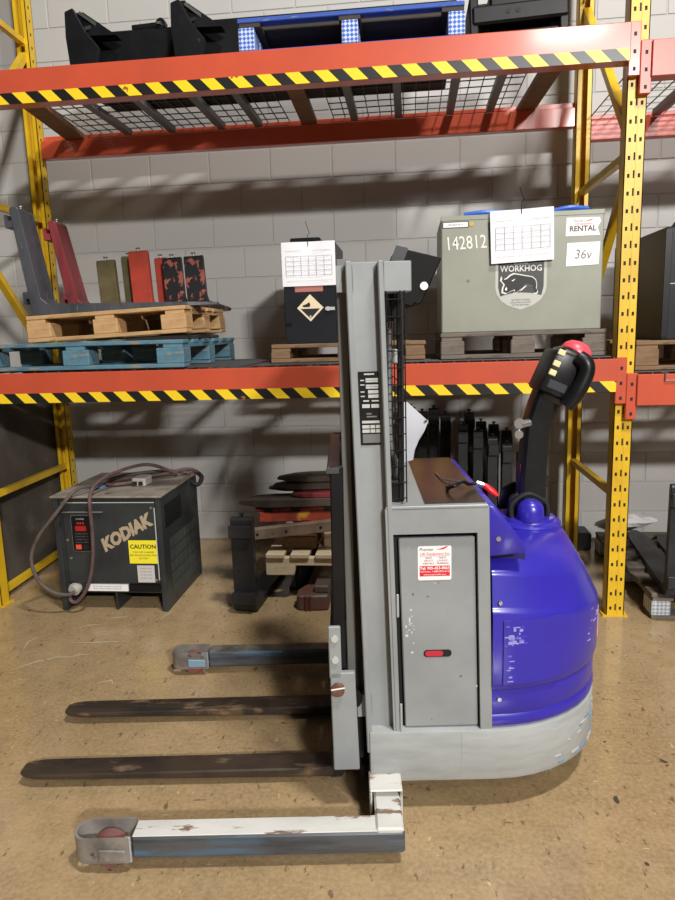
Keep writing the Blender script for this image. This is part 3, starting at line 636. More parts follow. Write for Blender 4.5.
for i in range(2): text('serial_print', 'MODEL SERIAL NUMBER CYCLES PHASE', .009, (-.03, -.0036, .141-i*.013), GREYPRINT, wl)
bx('lower_channel', BLACKS, ch, .09, .26, -.002, .012, .115, .15); bx('centre_foot', CHARG, ch, -.0, .012, .02, .5, 0, .10)
lg = B()
CZ = HT+.018
p1 = smooth_path([(.24, .44, CZ+.01), (.12, .32, CZ+.09), (.0, .17, CZ+.08), (-.05, .03, CZ+.05), (-.062, -.045, CZ-.02), (-.062, -.05, .46), (-.075, -.05, .30), (-.115, -.05, .16), (-.18, -.05, .075), (-.22, -.05, .08), (-.225, -.03, .12)])
B().tube(p1, .0098, 8).build('red_output_cable', CABLER, ch, smooth=True)
p2 = smooth_path([(.30, .50, CZ), (.15, .48, CZ+.02), (-.05, .35, CZ+.02), (-.10, .12, CZ+.02), (-.15, -.02, CZ+.02), (-.24, -.08, .56), (-.33, -.10, .45), (-.385, -.10, .33), (-.36, -.10, .21), (-.29, -.09, .14), (-.22, -.06, .115), (-.20, -.01, .125)])
B().tube(p2, .0098, 8).build('grey_output_cable', CABLE, ch, smooth=True)
p3 = smooth_path([(.05, .24, CZ+.005), (-.06, .20, CZ), (-.12, .28, CZ), (-.02, .38, CZ), (.15, .42, CZ+.01), (.28, .52, CZ+.02), (.34, .56, CZ-.02), (.325, .60, CZ-.06)])
B().tube(p3, .011, 8).build('coiled_cable', CABLER, ch, smooth=True)
p4 = smooth_path([(.31, .56, CZ+.0), (.36, .52, CZ-.03), (.35, .46, CZ-.06), (.312, .46, CZ-.04)])
B().tube(p4, .013, 8).build('coil_end', RUBBER, ch, smooth=True)
cn = B().prism([(.055, .22), (.135, .21), (.14, .30), (.125, .33), (.075, .335), (.055, .31)], 'z', HT+.004, HT+.05).build('battery_connector', CONGREY, ch, bevel=.006)
for x in (.066, .1): bx('connector_socket', DARK, cn, x, x+.022, .206, .222, HT+.013, HT+.033)
cg = B().cyl((-.215, -.03, .125), (-.205, .02, .13), .026, 12); cg.cyl((-.215, -.012, .125), (-.213, -.0, .125), .034, 12); cg.build('cable_gland', CONGREY, ch, smooth=True)
bx('blue_tape', mat('blue_tape', (104, 134, 170), .5), ch, -.20, -.09, .16, .22, HT+.004, HT+.018, .003)

# ================================================================== STACK BETWEEN CHARGER AND MAST
st0 = .155
for i, (x, lab) in enumerate(((-1.66, 'left dark steel skid under the pale pallet'), (-1.20, 'right dark steel skid under the pale pallet'))):
    s = B().prism([(-.05, 0), (.05, 0), (.05, .02), (.012, .02), (.012, st0-.02), (.05, st0-.02), (.05, st0), (-.05, st0), (-.05, st0-.02), (-.012, st0-.02), (-.012, .02), (-.05, .02)], 'y', 0, .8)
    tag(s.build('steel_skid', BLACKS, loc=(x, .30, 0)), lab, 'steel beam', 'skids under the pale pallet')
def slatted(label):
    t = thing('wooden_pallet', label, 'pallet', (-1.80, .12, st0+.0005), (0, 0, 0), 'wooden pallets')
    sg = B().prism([(0, 0), (.155, 0), (.165, .055), (.48, .055), (.50, 0), (.65, 0), (.65, .10), (0, .10)], 'y', 0, .04).mesh('stringer', .004); sg.materials.append(PALEWOOD)
    for i in range(3): link('stringer', sg, None, t, (0, i*.40, .0))
    sl = B().box(0, .10, -.015, .87, 0, .024).mesh('slat', .003); sl.materials.append(PALEWOOD)
    for i in range(5): link('slat', sl, None, t, (.005+i*.135, 0, .10))
    return t
slatted('pale wooden pallet holding the scrap stack beside the mast')
z = st0+.126
sf = thing('steel_carriage_bar', 'rust-flecked steel bar with bolt holes lying under the orange-red plate', 'steel bar', (-1.885, .13, z+.065), (0, R(-7), R(-1)))
bb_ = bx('bar', BOARDGREY, sf, 0, .62, 0, .05, 0, .06, .004)
for x in (.05, .21, .40): B().cyl((x, -.002, .03), (x, .002, .03), .008, 10).build('bolt_hole', DARK, bb_)
tag(B().box(-.09, .09, 0, .3, 0, .07).build('wood_packer', BROWNWOOD, bevel=.004, loc=(-1.62, .20, z+.0005)), 'short brown timber packer on the pale pallet', 'timber')
tag(B().box(-.12, .12, 0, .3, 0, .09).build('wood_packer', PALEWOOD, bevel=.004, loc=(-1.37, .22, z+.0005)), 'pale timber packer lying right on the pale pallet', 'timber')
cr = thing('lift_carriage_plate', 'orange-red notched carriage plate in the scrap stack beside the mast', 'carriage plate', (-1.86, .185, .432), (0, R(-1.5), 0))
bx('plate', REDORANGE, cr, .02, .62, 0, .42, 0, .06, .006); tp = bx('top_bar', MAROON, cr, .0, .62, -.0, .10, .06, .08, .004)
for x in (.05, .20, .38, .50): bx('notch', DARK, cr, x, x+.05, -.002, .0, .06, .08)
def lying(label, x0, L, y, z, m, w=.11, th=.034, rz=0):
    z = z+(x0+1.955)*math.tan(R(1.5))
    t = thing('lift_truck_fork', label, 'fork', (x0, y, z), (0, R(-1.5), R(rz)), 'dark forks lying in the scrap stack'); rg = []
    for k in range(9):
        f = k/8; x = L*f; e = min(1, .42+f*4); ww = w/2*math.sqrt(min(1, .12+f*4)); c = th*.5
        rg.append([(x, -ww, c-c*e), (x, ww, c-c*e), (x, ww, c+c*e), (x, -ww, c+c*e)])
    B().loft(rg).build('blade', m, t, bevel=.003)
    bx('shank_root', m, t, L-.002, L+.05, -w/2, w/2, 0, th, .004)
    return t
DKF = mat('dark_brown_fork_steel', (82, 70, 62), .5, .2, (62, 54, 48), 9, bump=.15)
lying('dark fork blade lying lowest, its rounded tip furthest left', -1.955, .75, .24, .516, DKF, .15, .045)
lying('dark red edged fork blade lying in the middle of the stack', -1.66, .5, .235, .563, MAROON, .13, .026)
lying('dark brown fork blade lying second in the stack', -1.82, .72, .40, .563, DKF, .13, .03)
lying('dark brown fork blade lying third in the stack', -1.77, .70, .30, .595, DKF, .14, .036)
lying('dark brown fork blade lying on the very top of the stack', -1.75, .70, .32, .633, DKF, .14, .034)
cc = thing('cast_clamp', 'rusty grey cast clamp block on the floor in front of the pale pallet', 'clamp', (-1.62, .02, 0))
B().prism([(0, 0), (.02, -.01), (.10, -.01), (.17, .0), (.17, .16), (.03, .16), (-.005, .08)], 'z', 0, .085).build('body', mat('rusty_grey_casting', (92, 84, 78), .55, .2, (110, 62, 44), 8), cc, bevel=.008)
B().prism([(.09, .03), (.17, .03), (.17, .16), (.09, .16)], 'z', .085, .125).build('lug', mat('rusty_grey_casting', (92, 84, 78), .55), cc, bevel=.006)
bx('jaw_rib', mat('rusty_red_rib', (96, 44, 36), .55), cc, .045, .062, -.018, -.008, 0, .085, .002); bx('jaw_rib', mat('rusty_red_rib', (96, 44, 36), .55), cc, .07, .08, -.018, -.008, 0, .085, .002)

pan = B().box(-.009, .009, 0, 1.22, 0, 1.12).build('plywood_sheet', PLY, loc=(-3.425, -.05, 0), bevel=.002)
tag(pan, 'dark stained plywood sheet standing along the left rack frame', 'plywood sheet')

# ================================================================== WALKIE STACKER (local x = towards the tiller, y = away from the viewer)
tk = thing('walkie_stacker', 'grey walk-behind stacker truck with blue rear cover standing in front of the rack', 'stacker', (-1.0, -1.15, 0), (0, 0, R(5.7)))
K, Z0 = .021, .27
CV = .04                                   # centre line
def dshape(a, b, u0, uf, n=20):
    return [(uf, CV-b), (u0, CV-b)] + [(u0+a*math.sin(math.pi*k/n), CV-b*math.cos(math.pi*k/n)) for k in range(1, n)] + [(u0, CV+b), (uf, CV+b)]
# chassis skirt
sk = B().prism(dshape(.40, .37, .2, -.173), 'z', .108, .27).build('chassis_skirt', GREYB, tk, bevel=.006, seg=2, smooth=True)
def skirt_patch(name, m, k0, k1, z0, z1):
    b = B(); n = 10; A = [k0+(k1-k0)*i/n for i in range(n+1)]
    o = lambda r, z: [(.2+(.40+r)*math.sin(a), CV-(.37+r)*math.cos(a), z) for a in A]
    b.loft([o(.0012, z0)+o(-.003, z0)[::-1], o(.0012, z1)+o(-.003, z1)[::-1]]); return b.build(name, m, sk, smooth=True)
BSC = mat('blue_scrape_over_grey', (166, 169, 168), .45, 0, (96, 136, 168), 9, .48, .60, stretch=(1, 1, 5))
random.seed(5); BSC2 = mat('light_blue_scrape', (112, 146, 172), .5)
for q in range(34):
    k0 = random.triangular(.45, 1.45, 1.15); z0 = .114+random.random()**1.6*.12*min(1, k0); ln = random.uniform(.02, .16)
    skirt_patch('blue_scrape', BSC2 if q % 3 else SILVPRINT, k0, min(1.55, k0+ln), z0, z0+random.uniform(.0015, .007))
bx('weld_seam', GREYB, sk, .10, .102, -.3306, -.3295, .115, .262)
B().cyl((.36, CV-.06, .105), (.36, CV+.06, .105), .105, 24).build('drive_wheel', RUBBER, tk, smooth=True)
for v in (CV+.10, CV+.24): B().cyl((.22, v-.025, .06), (.22, v+.025, .06), .06, 20).build('caster_wheel', REDPOLY, tk, smooth=True)
bx('wheel_mount', BLACKS, tk, .2, .42, CV-.12, CV+.28, .121, .14)
# body box
bd = B(); t = .012
bd.box(-.10, .192, .38, .398, Z0, .95); bd.box(.158, .192, -.322, .38, Z0, .95); bd.box(-.10, -.082, -.322, .38, Z0, .95)
bd.box(-.082, .158, -.322, .38, .876, .95); bd.box(-.082, .158, -.29, -.28, Z0, .876)
bd.sheared(K, Z0).build('battery_box', GREY, tk)
B().box(-.0815, .1575, -.291, -.2895, Z0, .8755).sheared(K, Z0).build('door_recess', DARK, tk)  # dark sheet painting the shade in the gap around the door
door = B().prism([(-.064, .274), (.153, .274), (.153, .860), (-.064, .860)], 'y', -.308, -.294).sheared(K, Z0).build('side_door', GREY, tk, bevel=.003)
def su(u, z): return u - K*(z-Z0)
sl = B().prism([(su(.038, .508)+a, .508+c) for a, c in rrect(-.041, .041, -.011, .011, .0105)], 'y', -0.3095, -0.3078).build('hand_slot', DARK, door)
B().prism([(su(.030, .508)+a, .508+c) for a, c in rrect(-.028, .024, -.0085, .0085, .008)], 'y', -0.3102, -0.3094).build('slot_red_pull', mat('dark_red_pull', (190, 40, 60), .5), sl)
random.seed(31); PSC = mat('pale_paint_scuff', (206, 208, 206), .6)
for q in range(26):
    x0, z0 = (random.gauss(-.045, .008), random.gauss(.595, .022)) if q < 16 else (random.uniform(-.06, .15), random.uniform(.29, .84))
    bx('paint_scuff', PSC if q < 20 else GREYPRINT, door, su(x0, z0), su(x0, z0)+random.uniform(.002, .008), -.3086, -.3079, z0, z0+random.uniform(.001, .007))
stk = B().prism([(.0255+a, .785+c) for a, c in rrect(-.048, .048, -.051, .051, .005)], 'y', -0.3095, -0.3080).build('company_sticker', WHITEST, door)
bx('red_band', REDST, stk, -.0175, .069, -0.3099, -0.3094, .746, .777)
def st_text(s_, size, x, zz, m, **k): return text('sticker_print', s_, size, (x, -0.3103, zz), m, stk, **k)
st_text('Premier', .0125, .002, .826, BLKPRINT, shear=.2); st_text('Lift Equipment Inc.', .0115, .028, .813, REDST)
for i, (a, c) in enumerate((('SALES', 'PARTS'), ('SERVICE', 'LEASING'), ('RENTALS', 'TRAINING'))):
    st_text('- '+a, .0075, .006, .801-i*.0085, REDST if i % 2 else BLKPRINT); st_text('- '+c, .0075, .046, .801-i*.0085, REDST if i % 2 else BLKPRINT)
st_text('Tel: 905-453-8061', .0115, .026, .770, WHITEST, bold=.0003); st_text('Toll Free: 1-888-835-0151', .0085, .026, .760, WHITEST); st_text('www.premierlift.com', .0075, .026, .751, WHITEST)
B().prism([(.03, .825), (.045, .829), (.06, .835), (.064, .833), (.05, .8255)], 'y', -0.3101, -0.3095).build('sticker_swoosh', REDST, stk)
bx('sticker_frame_line', REDST, stk, -.0175, .069, -0.3099, -0.3094, .8062, .8070)
# rust-stained top sheet and grey rim
tp = B().prism([(-.112, -.322), (.176, -.322), (.180, .398), (-.112, .398)], 'z', .945, .957).build('top_rim', GREY, tk, bevel=.002)
B().prism([(.0, -.30), (.172, -.30), (.176, .39), (.018, .39)], 'z', .957, .960).build('rusty_top_sheet', RUSTPLATE, tk)
# cable, key-switch lead and red knob on the sheet
cb = smooth_path([(.10, -.10, .966), (.085, -.16, .97), (.10, -.20, .985), (.13, -.17, .99), (.155, -.14, .975), (.185, -.13, .975)])
B().tube(cb, .0055, 7).build('emergency_cable', BLKPL, tk, smooth=True)
B().tube(smooth_path([(.085, .10, .963), (.09, .0, .965), (.11, -.05, .968), (.15, -.08, .972)]), .0025, 6).build('steel_lead', CHROME, tk)
kb = B().cyl((.18, -.13, .975), (.20, -.135, .968), .009, 10); kb.build('knob_stem', CHROME, tk)
B().tube([(.198, -.134, .972), (.206, -.137, .966), (.225, -.142, .95), (.24, -.146, .937)], [.006, .010, .011, .007], 12).build('red_pull_knob', REDKNOB, tk, smooth=True)
# sloped blue cover (wedge)
wg = B().prism([(.172, .955), (.196, .952), (.288, .822), (.286, .810), (.18, .802)], 'y', -.318, .392).build('sloped_cover', BLUE, tk, bevel=.006, seg=2, smooth=True)
for z_ in (.855,): B().cyl((.205, -.322, z_), (.205, -.317, z_), .007, 10).build('screw', CHROME, wg)
bx('neck_recess', mat('shaded_blue_plastic', (26, 22, 92), .5), tk, .185, .30, -.25, .33, .74, .795)  # shadow in the gap under the sloped cover, put into a darker blue
# blue tub: lofted D rings; the shoulder drops from the sides towards the rear
def dring(s0, z0, s1=None, z1=None, n=24, uf=.19):
    s1 = s0 if s1 is None else s1; z1 = z0 if z1 is None else z1; u0 = .2
    out = [(uf, CV-.365*s0, z0)]
    for k in range(n+1):
        th = math.pi*k/n; f = math.sin(th)**1.3; q = s0+(s1-s0)*f
        out.append((u0+.405*q*math.sin(th), CV-.365*q*math.cos(th), z0+(z1-z0)*f))
    return out + [(uf, CV+.365*s0, z0)]
prof = [(.955, .272), (.985, .278), (.992, .292), (.985, .306), (.976, .312), (.985, .322), (.985, .380), (.978, .390), (.998, .400), (1.008, .415), (1.010, .50), (1.010, .63, 1.010, .555), (1.004, .640, 1.004, .572), (.992, .646, .998, .580), (.985, .652, .985, .592), (.965, .742, .90, .662), (.955, .752, .885, .676), (.93, .758, .82, .722), (.80, .775, .73, .782), (.66, .79, .64, .795), (.5, .798)]
B().loft([dring(*a) for a in prof]).build('rear_cover', BLUE, tk, smooth=True)
# moulded raised side panel with scuffs
def side_patch(name, m, k0, k1, z0, z1, off, s=1.012):
    b = B(); n = 10; rows = []
    for z in (z0, z1):
        rows.append([(.2+(.405*s+off)*math.sin(a), CV-(.365*s+off)*math.cos(a), z) for a in [k0+(k1-k0)*i/n for i in range(n+1)]])
    inn = [[(.2+(.405*s-.004)*math.sin(a), CV-(.365*s-.004)*math.cos(a), z) for a in [k0+(k1-k0)*i/n for i in range(n+1)]] for z in (z0, z1)]
    ring = [list(rows[0]) + list(reversed(inn[0])), list(rows[1]) + list(reversed(inn[1]))]
    return b.loft(ring).build(name, m, tk, smooth=True)
side_patch('raised_side_panel', BLUE, .05, .5, .415, .612, .004, 1.010)
random.seed(9); SC2 = mat('white_scuff', (150, 150, 214), .6)
for q in range(40):
    if q < 20: k0, z0, off = random.uniform(.08, .22), random.uniform(.535, .59), .0048
    elif q < 30: k0, z0, off = random.uniform(.055, .10), random.uniform(.42, .60), .0048
    else: k0, z0, off = random.uniform(.85, 1.2), random.gauss(.52, .02), .0012
    side_patch('scuff_mark', SC2 if q % 3 else SCUFF, k0, k0+random.uniform(.01, .05 if q < 30 else .09), z0, z0+random.uniform(.002, .010 if q < 20 else .005), off, 1.010)
for z_ in (.595, .665, .365):
    B().cyl((.212, CV-.367, z_), (.212, CV-.36, z_), .006, 10).build('cover_screw', CHROME, tk)
side_patch('pink_reflector', mat('pink_reflector', (236, 170, 184), .4), 1.30, 1.37, .43, .535, .002, 1.010)
# turret hub, dome, collar
hx, hy = .385, CV
B().lathe([(.108, .785), (.108, .803), (.10, .810), (.09, .812), (.085, .822), (.05, .828)], hx, hy, 36).build('turret_ring', BLUE, tk, smooth=True)
B().lathe([(.044, .82), (.044, .848), (.041, .866), (.032, .879), (.018, .887), (.004, .889)], hx-.005, hy-.05, 28).build('turret_dome', BLUE, tk, smooth=True)
for v in (-.075, .045): B().prism([(hx-.075, .815), (hx+.055, .815), (hx+.06, .86), (hx+.035, .905), (hx-.02, .915), (hx-.065, .89)], 'y', hy+v+.055, hy+v+.075).build('yoke_cheek', BLKPL, tk, bevel=.008, seg=2, smooth=True)
bo = smooth_path([(hx-.062, hy-.035, .815), (hx-.06, hy-.035, .87), (hx-.008, hy-.04, .905), (hx+.05, hy-.035, .87), (hx+.056, hy-.035, .815)])
B().tube(bo, .008, 8).build('dome_boot', RUBBER, tk, smooth=True)
# tiller arm
def sect(cx, cz, w, d, ang, n=12):
    ca, sa = math.cos(ang), math.sin(ang); out = []
    for k in range(n):
        a = 2*math.pi*k/n; x = w*math.copysign(abs(math.cos(a))**.5, math.cos(a)); y = d*math.copysign(abs(math.sin(a))**.5, math.sin(a))
        out.append((cx+x*ca, hy+y, cz+x*sa))
    return out
arm = [(.392, .85, .044, .045, 0), (.394, .95, .043, .044, -.02), (.400, 1.05, .042, .042, -.04), (.406, 1.12, .044, .042, -.15), (.428, 1.19, .046, .046, -.36), (.452, 1.24, .05, .05, -.42)]
B().loft([sect(*a) for a in arm]).build('tiller_arm', BLKPL, tk, smooth=True)
bx('arm_decal', mat('dark_red_decal', (92, 26, 44), .5), tk, .352, .3565, hy-.02, hy+.03, .90, 1.0)
head = [(.440, 1.205, .044, .05, -.42), (.462, 1.255, .054, .06, -.42), (.478, 1.29, .058, .065, -.42), (.496, 1.33, .055, .065, -.42), (.510, 1.358, .045, .06, -.42), (.516, 1.368, .03, .045, -.42)]
hd = B().loft([sect(*a) for a in head]).build('tiller_head', BLKPL, tk, smooth=True)
wing = B().tube(smooth_path([(.478, hy-.075, 1.195), (.508, hy-.085, 1.235), (.534, hy-.085, 1.29), (.535, hy-.082, 1.325), (.515, hy-.07, 1.345)]), .025, 12).build('hand_grip', BLKPL, hd, smooth=True)
B().tube(smooth_path([(.478, hy+.075, 1.195), (.508, hy+.085, 1.235), (.534, hy+.085, 1.29), (.535, hy+.082, 1.325), (.515, hy+.07, 1.345)]), .025, 12).build('hand_grip', BLKPL, hd, smooth=True)
tt = R(66)
def along(s, o, v=0): return (.44+s*math.cos(tt)-o*math.sin(tt), hy+v, 1.205+s*math.sin(tt)+o*math.cos(tt))
bodyp = B(); 
bodyp.loft([[along(s, o, v) for o, v in ((-.05, -.072), (.060, -.072), (.060, .072), (-.05, .072))] for s in (.02, .16)]).build('control_pod', BLKPL, hd, bevel=.012, seg=2, smooth=True)
for s in (.085, .115, .152):
    B().loft([[along(s+a, o, v) for o, v in ((.032, -.077), (.055, -.077), (.055, -.068), (.032, -.068))] for a in (-.009, .009)]).build('cream_button', CREAM, hd, bevel=.002)
B().loft([[along(s, o, v) for o, v in ((-.02, -.078), (.045, -.078), (.045, -.07), (-.02, -.07))] for s in (.035, .065)]).build('thumb_rocker', mat('grey_black_rubber', (52, 54, 60), .35), hd, bevel=.004)
c0 = Vector(along(.160, -.02)); ax = (Vector(along(.2, -.02))-c0).normalized()
B().tube([c0, c0+ax*.02, c0+ax*.036, c0+ax*.048, c0+ax*.053], [.05, .05, .043, .028, .006], 20).build('belly_button_switch', PINK, hd, smooth=True)
ky = B().cyl((.345, hy-.05, 1.135), (.375, hy-.04, 1.14), .012, 12); ky.build('key_switch', CHROME, tk)
B().cyl((.338, hy-.058, 1.14), (.338, hy-.054, 1.14), .017, 14).build('key_bow', CHROME, tk); B().bar((.338, hy-.056, 1.12), (.336, hy-.056, 1.085), .006, .003).build('key_blade', CHROME, tk)
B().cyl((.336, hy-.062, 1.105), (.336, hy-.058, 1.105), .014, 14).build('key_fob', CHROME, tk)
# ---------------- mast
def channel(v0, outward, name='mast_channel'):
    b = B(); s = -1 if outward else 1
    y_out, y_web = v0, v0 - s*.034
    a, c = sorted((y_out, y_web)); w0, w1 = sorted((y_web, y_web - s*.008))
    b.box(-.180, -.079, w0, w1, .20, 1.628); b.box(-.180, -.163, a, c, .20, 1.628); b.box(-.094, -.079, a, c, .20, 1.628)
    return b.sheared(K, Z0).build(name, GREY, tk, bevel=.003)
mc = channel(-.324, True); channel(.402, False)
bx('front_weld', GREYB, mc, -.0865, -.0795, -.3275, -.323, .63, .70, .0015); bx('front_weld', GREYB, mc, -.081, -.074, -.3275, -.323, .275, .36, .0015)
for v in (-.26, .31):
    b = B(); b.box(-.232, -.204, v, v+.03, .12, 1.64); b.build('inner_mast_rail', GREYPRINT if False else mat('dull_grey_mast_paint', (112, 112, 108), .45, .1), tk, bevel=.002).data
    B().box(-.205, -.19, v-.01, v+.04, .15, 1.60).build('mast_slide', DARK, tk)
for z_ in (1.55, .30): B().box(-.205, -.16, -.29, .37, z_, z_+.07).sheared(K, Z0).build('mast_cross_member', GREY, tk)
B().cyl((-.15, CV, .2), (-.17, CV, 1.45), .032, 16).build('lift_cylinder', BLACKS, tk, smooth=True)
for v in (CV-.08, CV+.08): bx('lift_chain', BLACKS, tk, -.205, -.19, v-.012, v+.012, .3, 1.5)
# data plate on the mast web
dp = B().prism([(su(-.158, .0)+0, 0), (su(-.158, .0)+.056, 0), (su(-.158, .0)+.056, .205), (su(-.158, .0), .205)], 'y', -.2925, -.2895)
dp.v = [(x - K*(z+1.13) + .0, y, z+1.13) for x, y, z in dp.v]
dpl = dp.build('data_plate', BLKPL, tk)
lb = B()
def pf(x0, x1, z0, z1): 
    o = su(-.158, 0)-K*1.13
    lb.box(o+x0*.056-K*(z0-.5)*.2, o+x1*.056-K*(z0-.5)*.2, -.2932, -.2924, 1.13+z0*.205, 1.13+z1*.205)
for r_ in ((.25, .75, .955, .975), (.32, .95, .885, .91), (.32, .95, .855, .88), (.32, .95, .80, .825), (.32, .95, .77, .795), (.42, .95, .705, .75), (.42, .95, .645, .69), (.16, .45, .595, .615), (.58, .95, .595, .615), (.1, .48, .51, .56), (.55, .95, .51, .56),
           (.06, .95, .30, .335), (.06, .42, .23, .275), (.46, .70, .23, .275), (.74, .97, .23, .275), (.06, .42, .17, .215), (.46, .70, .17, .215), (.74, .97, .17, .215), (.05, .25, .875, .89), (.05, .25, .815, .83), (.05, .25, .72, .735), (.05, .25, .66, .675)): pf(*r_)
lb.build('plate_fields', SILVPRINT, dpl)['kind'] = 'stuff'
lb = B(); pf(.06, .95, .03, .15); pf(.3, .8, .38, .40); pf(.3, .55, .42, .44); lb.build('plate_small_print', GREYPRINT, dpl)['kind'] = 'stuff'
# mast head bracket and black folded housing
B().box(-.105, -.028, -.27, -.18, 1.548, 1.630).build('head_bracket', GREY, tk, bevel=.003)
B().box(-.105, -.06, -.18, .36, 1.56, 1.62).build('head_tie', GREY, tk)
hs = B(); prof = [(-.085, 1.60), (-.052, 1.686), (.080, 1.652), (.035, 1.555), (.018, 1.522), (.005, 1.517), (.0, 1.522), (-.012, 1.512), (-.03, 1.518), (-.07, 1.47)]
hs.prism(prof, 'y', -.10, .14); hso = hs.build('tilted_black_housing', mat('matt_black_plastic', (11, 11, 12), .6, spec=.2), tk, bevel=.004)
B().prism([(-.09, 1.60), (-.055, 1.690), (-.02, 1.681), (-.05, 1.60)], 'y', -.112, -.10).build('housing_flange', mat('worn_black_plastic', (48, 49, 52), .4), hso)
B().cyl((.026, -.106, 1.572), (.026, -.099, 1.572), .012, 16).build('round_white_cap', WHITEST, hso)
# wire guard behind the mast
gw = B()
for v in [-.29+.68*i/6 for i in range(7)]: gw.cyl((-.062, v, .962), (-.062, v, 1.55), .002, 5)
for i in range(13): gw.cyl((-.0585, -.30, .975+i*.046), (-.0585, .40, .975+i*.046), .002, 5)
for i in range(13):
    z_ = .975+i*.046; gw.tube([(-.10, -.29, z_), (-.068, -.302, z_), (-.05, -.29, z_)], .0018, 5)
for u in (-.10, -.05): gw.cyl((u, -.291, .962), (u, -.291, 1.55), .002, 5)
q = gw.build('wire_guard', BLKWIRE, tk)
for u, v in ((-.053, -.26),): B().cyl((u-.01, v, .96), (u-.005, v, 1.55), .009, 8).build('hydraulic_hose', RUBBER, tk, smooth=True)
random.seed(11); hsn = []
for i in range(5):
    v = -.24+i*.05; z1 = 1.16+random.uniform(-.05, .05)
    B().tube(smooth_path([(-.085, v, .962), (-.075+random.uniform(-.01, .01), v+.02, 1.05), (-.09, v+.01, z1), (-.085, v+.03, 1.45)]), .007, 7).build('bundled_lead', RUBBER if i % 2 else mat('grey_lead', (120, 122, 126), .5), tk, smooth=True)
bx('valve_block', mat('grey_white_valve', (176, 180, 182), .45), tk, -.095, -.05, -.2, -.1, 1.35, 1.39, .004)
bx('black_terminal_box', BLKPL, tk, -.10, -.068, -.27, -.2, .958, 1.02, .004)
# grey plastic sheet tucked behind the guard
sp = B(); P = []
for i in range(7):
    f = i/6; z_ = 1.228-.19*f; u1 = (-.027+.071*min(1, f/.36)) if f < .36 else (.044-.05*math.sin((f-.36)/.64*math.pi/2))
    P += [(-.048, -.10, z_), (u1, -.10+.05*f, z_)]
sp.add(P, [(2*i, 2*i+1, 2*i+3, 2*i+2) for i in range(6)]); n = len(P)
sp.add([(x, y+.0018, z_) for x, y, z_ in P], [(2*i, 2*i+2, 2*i+3, 2*i+1) for i in range(6)])
spo = sp.build('document_pouch', SHEETPL, tk, smooth=True)
B().cyl((.030, -.095, 1.166), (.030, -.091, 1.166), .004, 8).build('eyelet', BLKPRINT, spo)
# ---------------- load backrest and fork carriage
br = B().box(-.275, -.237, -.29, .37, 1.04, 1.07)
br.build('backrest_top_bar', mat('rubbed_rust_bar', (88, 54, 46), .42, .3, (52, 38, 36), 9), tk, bevel=.004)
for v in (-.30, .352):
    B().box(-.276, -.238, v, v+.022, .46, 1.072).sheared(-.012, .27).build('backrest_post', BLACKS, tk, bevel=.004)
bx('backrest_painted_shine', mat('painted_edge_shine', (78, 80, 84), .35, .3), tk, -.2765, -.2400, -.3012, -.2995, 1.052, 1.068, .001)  # highlight at the post's top edge, painted as a paler strip
for z_ in (.40, .14): bx('carriage_bar', BLACKS, tk, -.29, -.25, -.29, .37, z_, z_+.06, .005)
p = bx('backrest_bracket', GREY, tk, -.286, -.250, -.318, -.304, .44, .602, .003)
for z_ in (.566, .500): B().cyl((-.268, -.324, z_), (-.268, -.317, z_), .011, 6).build('bolt', SILVPRINT, p)
p = B().prism([(-.282, .142), (-.204, .142), (-.211, .458), (-.284, .458)], 'y', -.318, -.298).build('carriage_side_plate', GREY, tk, bevel=.003)
B().cyl((-.262, -.332, .409), (-.262, -.316, .409), .0195, 20).build('roller_pin', RUSTB, p, smooth=True)
B().bar((-.282, -.333, .4125), (-.242, -.333, .4185), .001, .004).build('pin_keeper', WHITEST, p)
p2 = B().prism([(-.282, .142), (-.204, .142), (-.211, .458), (-.284, .458)], 'y', .378, .398).build('carriage_side_plate', GREY, tk, bevel=.003)
for v in (-.318+.026, .35): B().cyl((-.225, v, .36), (-.225, v+.02, .36), .035, 16).build('mast_roller', BLACKS, tk, smooth=True)
for v in (-.133, .232):
    fk = B().prism([(-.30, .018), (-.262, .018), (-.25, .04), (-.25, .47), (-.285, .47), (-.292, .08)], 'y', v-.045, v+.045).build('fork_shank', FORKB, tk, bevel=.003)
    rg = []
    for f in (0, .2, .4, .6, .8, .93, .955, .975, .99, 1.0):
        u = -.29-1.03*f; ww = .047 if f < .93 else .047*math.sqrt(max(.10, 1-((f-.93)/.07)**2*.72)); zt = .054-.004*f; zb = .016+.012*f
        ch_ = min(.012, ww*.4)
        rg.append([(u, v-ww+ch_, zb), (u, v+ww-ch_, zb), (u, v+ww, zb+.012), (u, v+ww, zt-.004), (u, v+ww-.006, zt), (u, v-ww+.006, zt), (u, v-ww, zt-.004), (u, v-ww, zb+.012)])
    B().loft(rg).build('fork_blade', FORKWORN, tk)
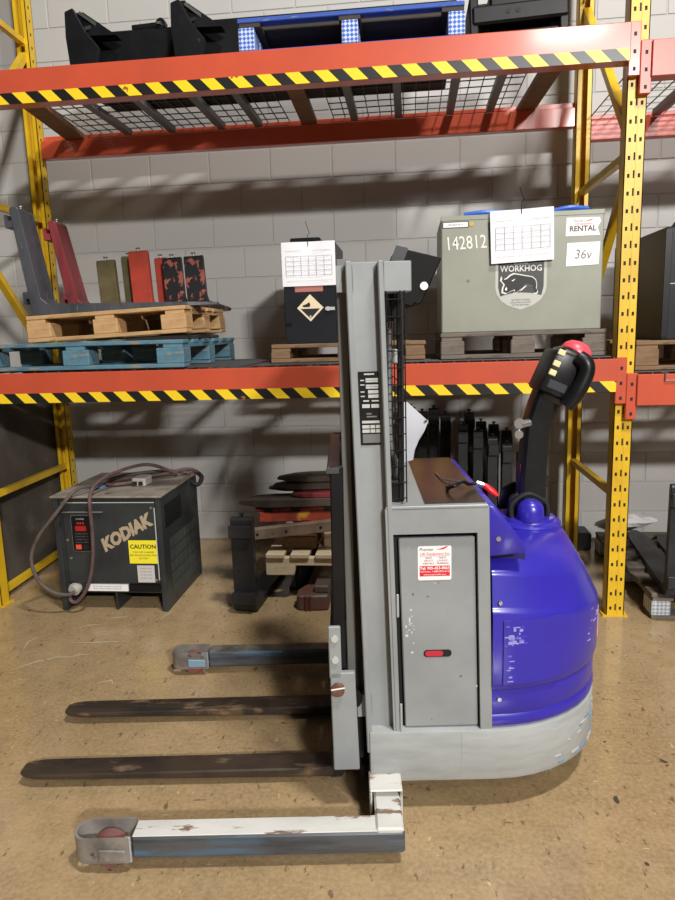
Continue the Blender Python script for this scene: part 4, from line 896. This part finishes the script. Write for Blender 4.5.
# ---------------- straddle arms
def straddle(v0, v1, near):
    a = B().box(-.835, -.088 if near else -.1, v0, v1, .038, .104).build('straddle_arm', ARMSIDE, tk, bevel=.006)
    bx('arm_top_plate', WHITEARM if near else mat('grimy_arm_top', (128, 122, 112), .45, .1, (70, 68, 66), 7, wear=(180, 178, 172), wscale=10, wlo=.62, whi=.66), a, -.832, -.09 if near else -.102, v0+.004, v1-.004, .1035, .1065, .001)
    # rounded open wheel fork at the tip
    c, r, t_, uc = (v0+v1)/2, (v1-v0)/2+.008, .007, -.955
    def path(rr): return [(-.84, c-rr)] + [(uc-rr*math.sin(math.pi*k/14), c-rr*math.cos(math.pi*k/14)) for k in range(15)] + [(-.84, c+rr)]
    op, ip = path(r), path(r-t_)
    ring = op + ip[::-1]
    tipm = mat('worn_grey_tip_steel', (150, 145, 138), .45, .25, (108, 102, 96), 9, wear=(76, 64, 56), wscale=14, wlo=.6, whi=.66, bump=.1)
    b = B()
    n = len(op)
    for k in range(n-1):
        b.loft([[(op[k][0], op[k][1], .034), (op[k][0], op[k][1], .108), (ip[k][0], ip[k][1], .108), (ip[k][0], ip[k][1], .034)], [(op[k+1][0], op[k+1][1], .034), (op[k+1][0], op[k+1][1], .108), (ip[k+1][0], ip[k+1][1], .108), (ip[k+1][0], ip[k+1][1], .034)]], cap=(k in (0, n-2)))
    tp_ = b.build('wheel_fork_tip', tipm, a)
    w = B().lathe([(.02, -.022), (.042, -.024), (.0475, -.018), (.0475, .018), (.042, .024), (.02, .022)], 0, 0, 24)
    w.v = [(-.905+x, c+z, .0476+y) for x, y, z in w.v]
    wo = w.build('load_wheel', REDPOLY, tk, smooth=True)
    B().cyl((-.905, c-r-.004, .06), (-.905, c+r+.004, .06), .013, 12).build('axle', mat('grey_axle', (128, 124, 120), .45, .5), wo)
    rk = B().prism([(-.922, .044), (-.848, .044), (-.848, .076), (-.922, .080)], 'y', c-r-.007, c-r+.001).build('axle_retainer', tipm if near else mat('pale_blue_plate', (122, 150, 170), .45), a, bevel=.003)
    if near: bx('weld_plate', GREYB, a, -.852, -.836, v0-.003, v0+.004, .03, .108, .002)
    else: bx('weld_plate', mat('pale_blue_plate', (122, 150, 170), .45), a, -.90, -.836, v0-.004, v0+.001, .035, .108, .002)
    return a
na = straddle(-.533, -.463, True); straddle(.55, .62, False)
# near elbow: outer sleeve from the chassis and inner tube welded to the arm
def tube_shell(name, u0, u1, va, vb, z0, z1, t_, m, parent):
    b = B(); b.box(u0, u1, va, vb, z1-t_, z1); b.box(u0, u1, va, vb, z0, z0+t_); b.box(u0, u0+t_, va, vb, z0+t_, z1-t_); b.box(u1-t_, u1, va, vb, z0+t_, z1-t_)
    return b.build(name, m, parent, bevel=.003)
tube_shell('arm_sleeve', -.178, -.083, -.405, -.31, .036, .136, .007, WHITEARM, tk)
bx('elbow_tube', WHITEARM, tk, -.166, -.09, -.53, -.25, .046, .114, .006)
tube_shell('arm_sleeve', -.178, -.083, .395, .50, .036, .136, .007, WHITEARM, tk); bx('elbow_tube', WHITEARM, tk, -.166, -.09, .33, .615, .046, .114, .006)
bx('mast_foot', BLACKS, tk, -.195, -.10, -.24, .32, .05, .107, .004)
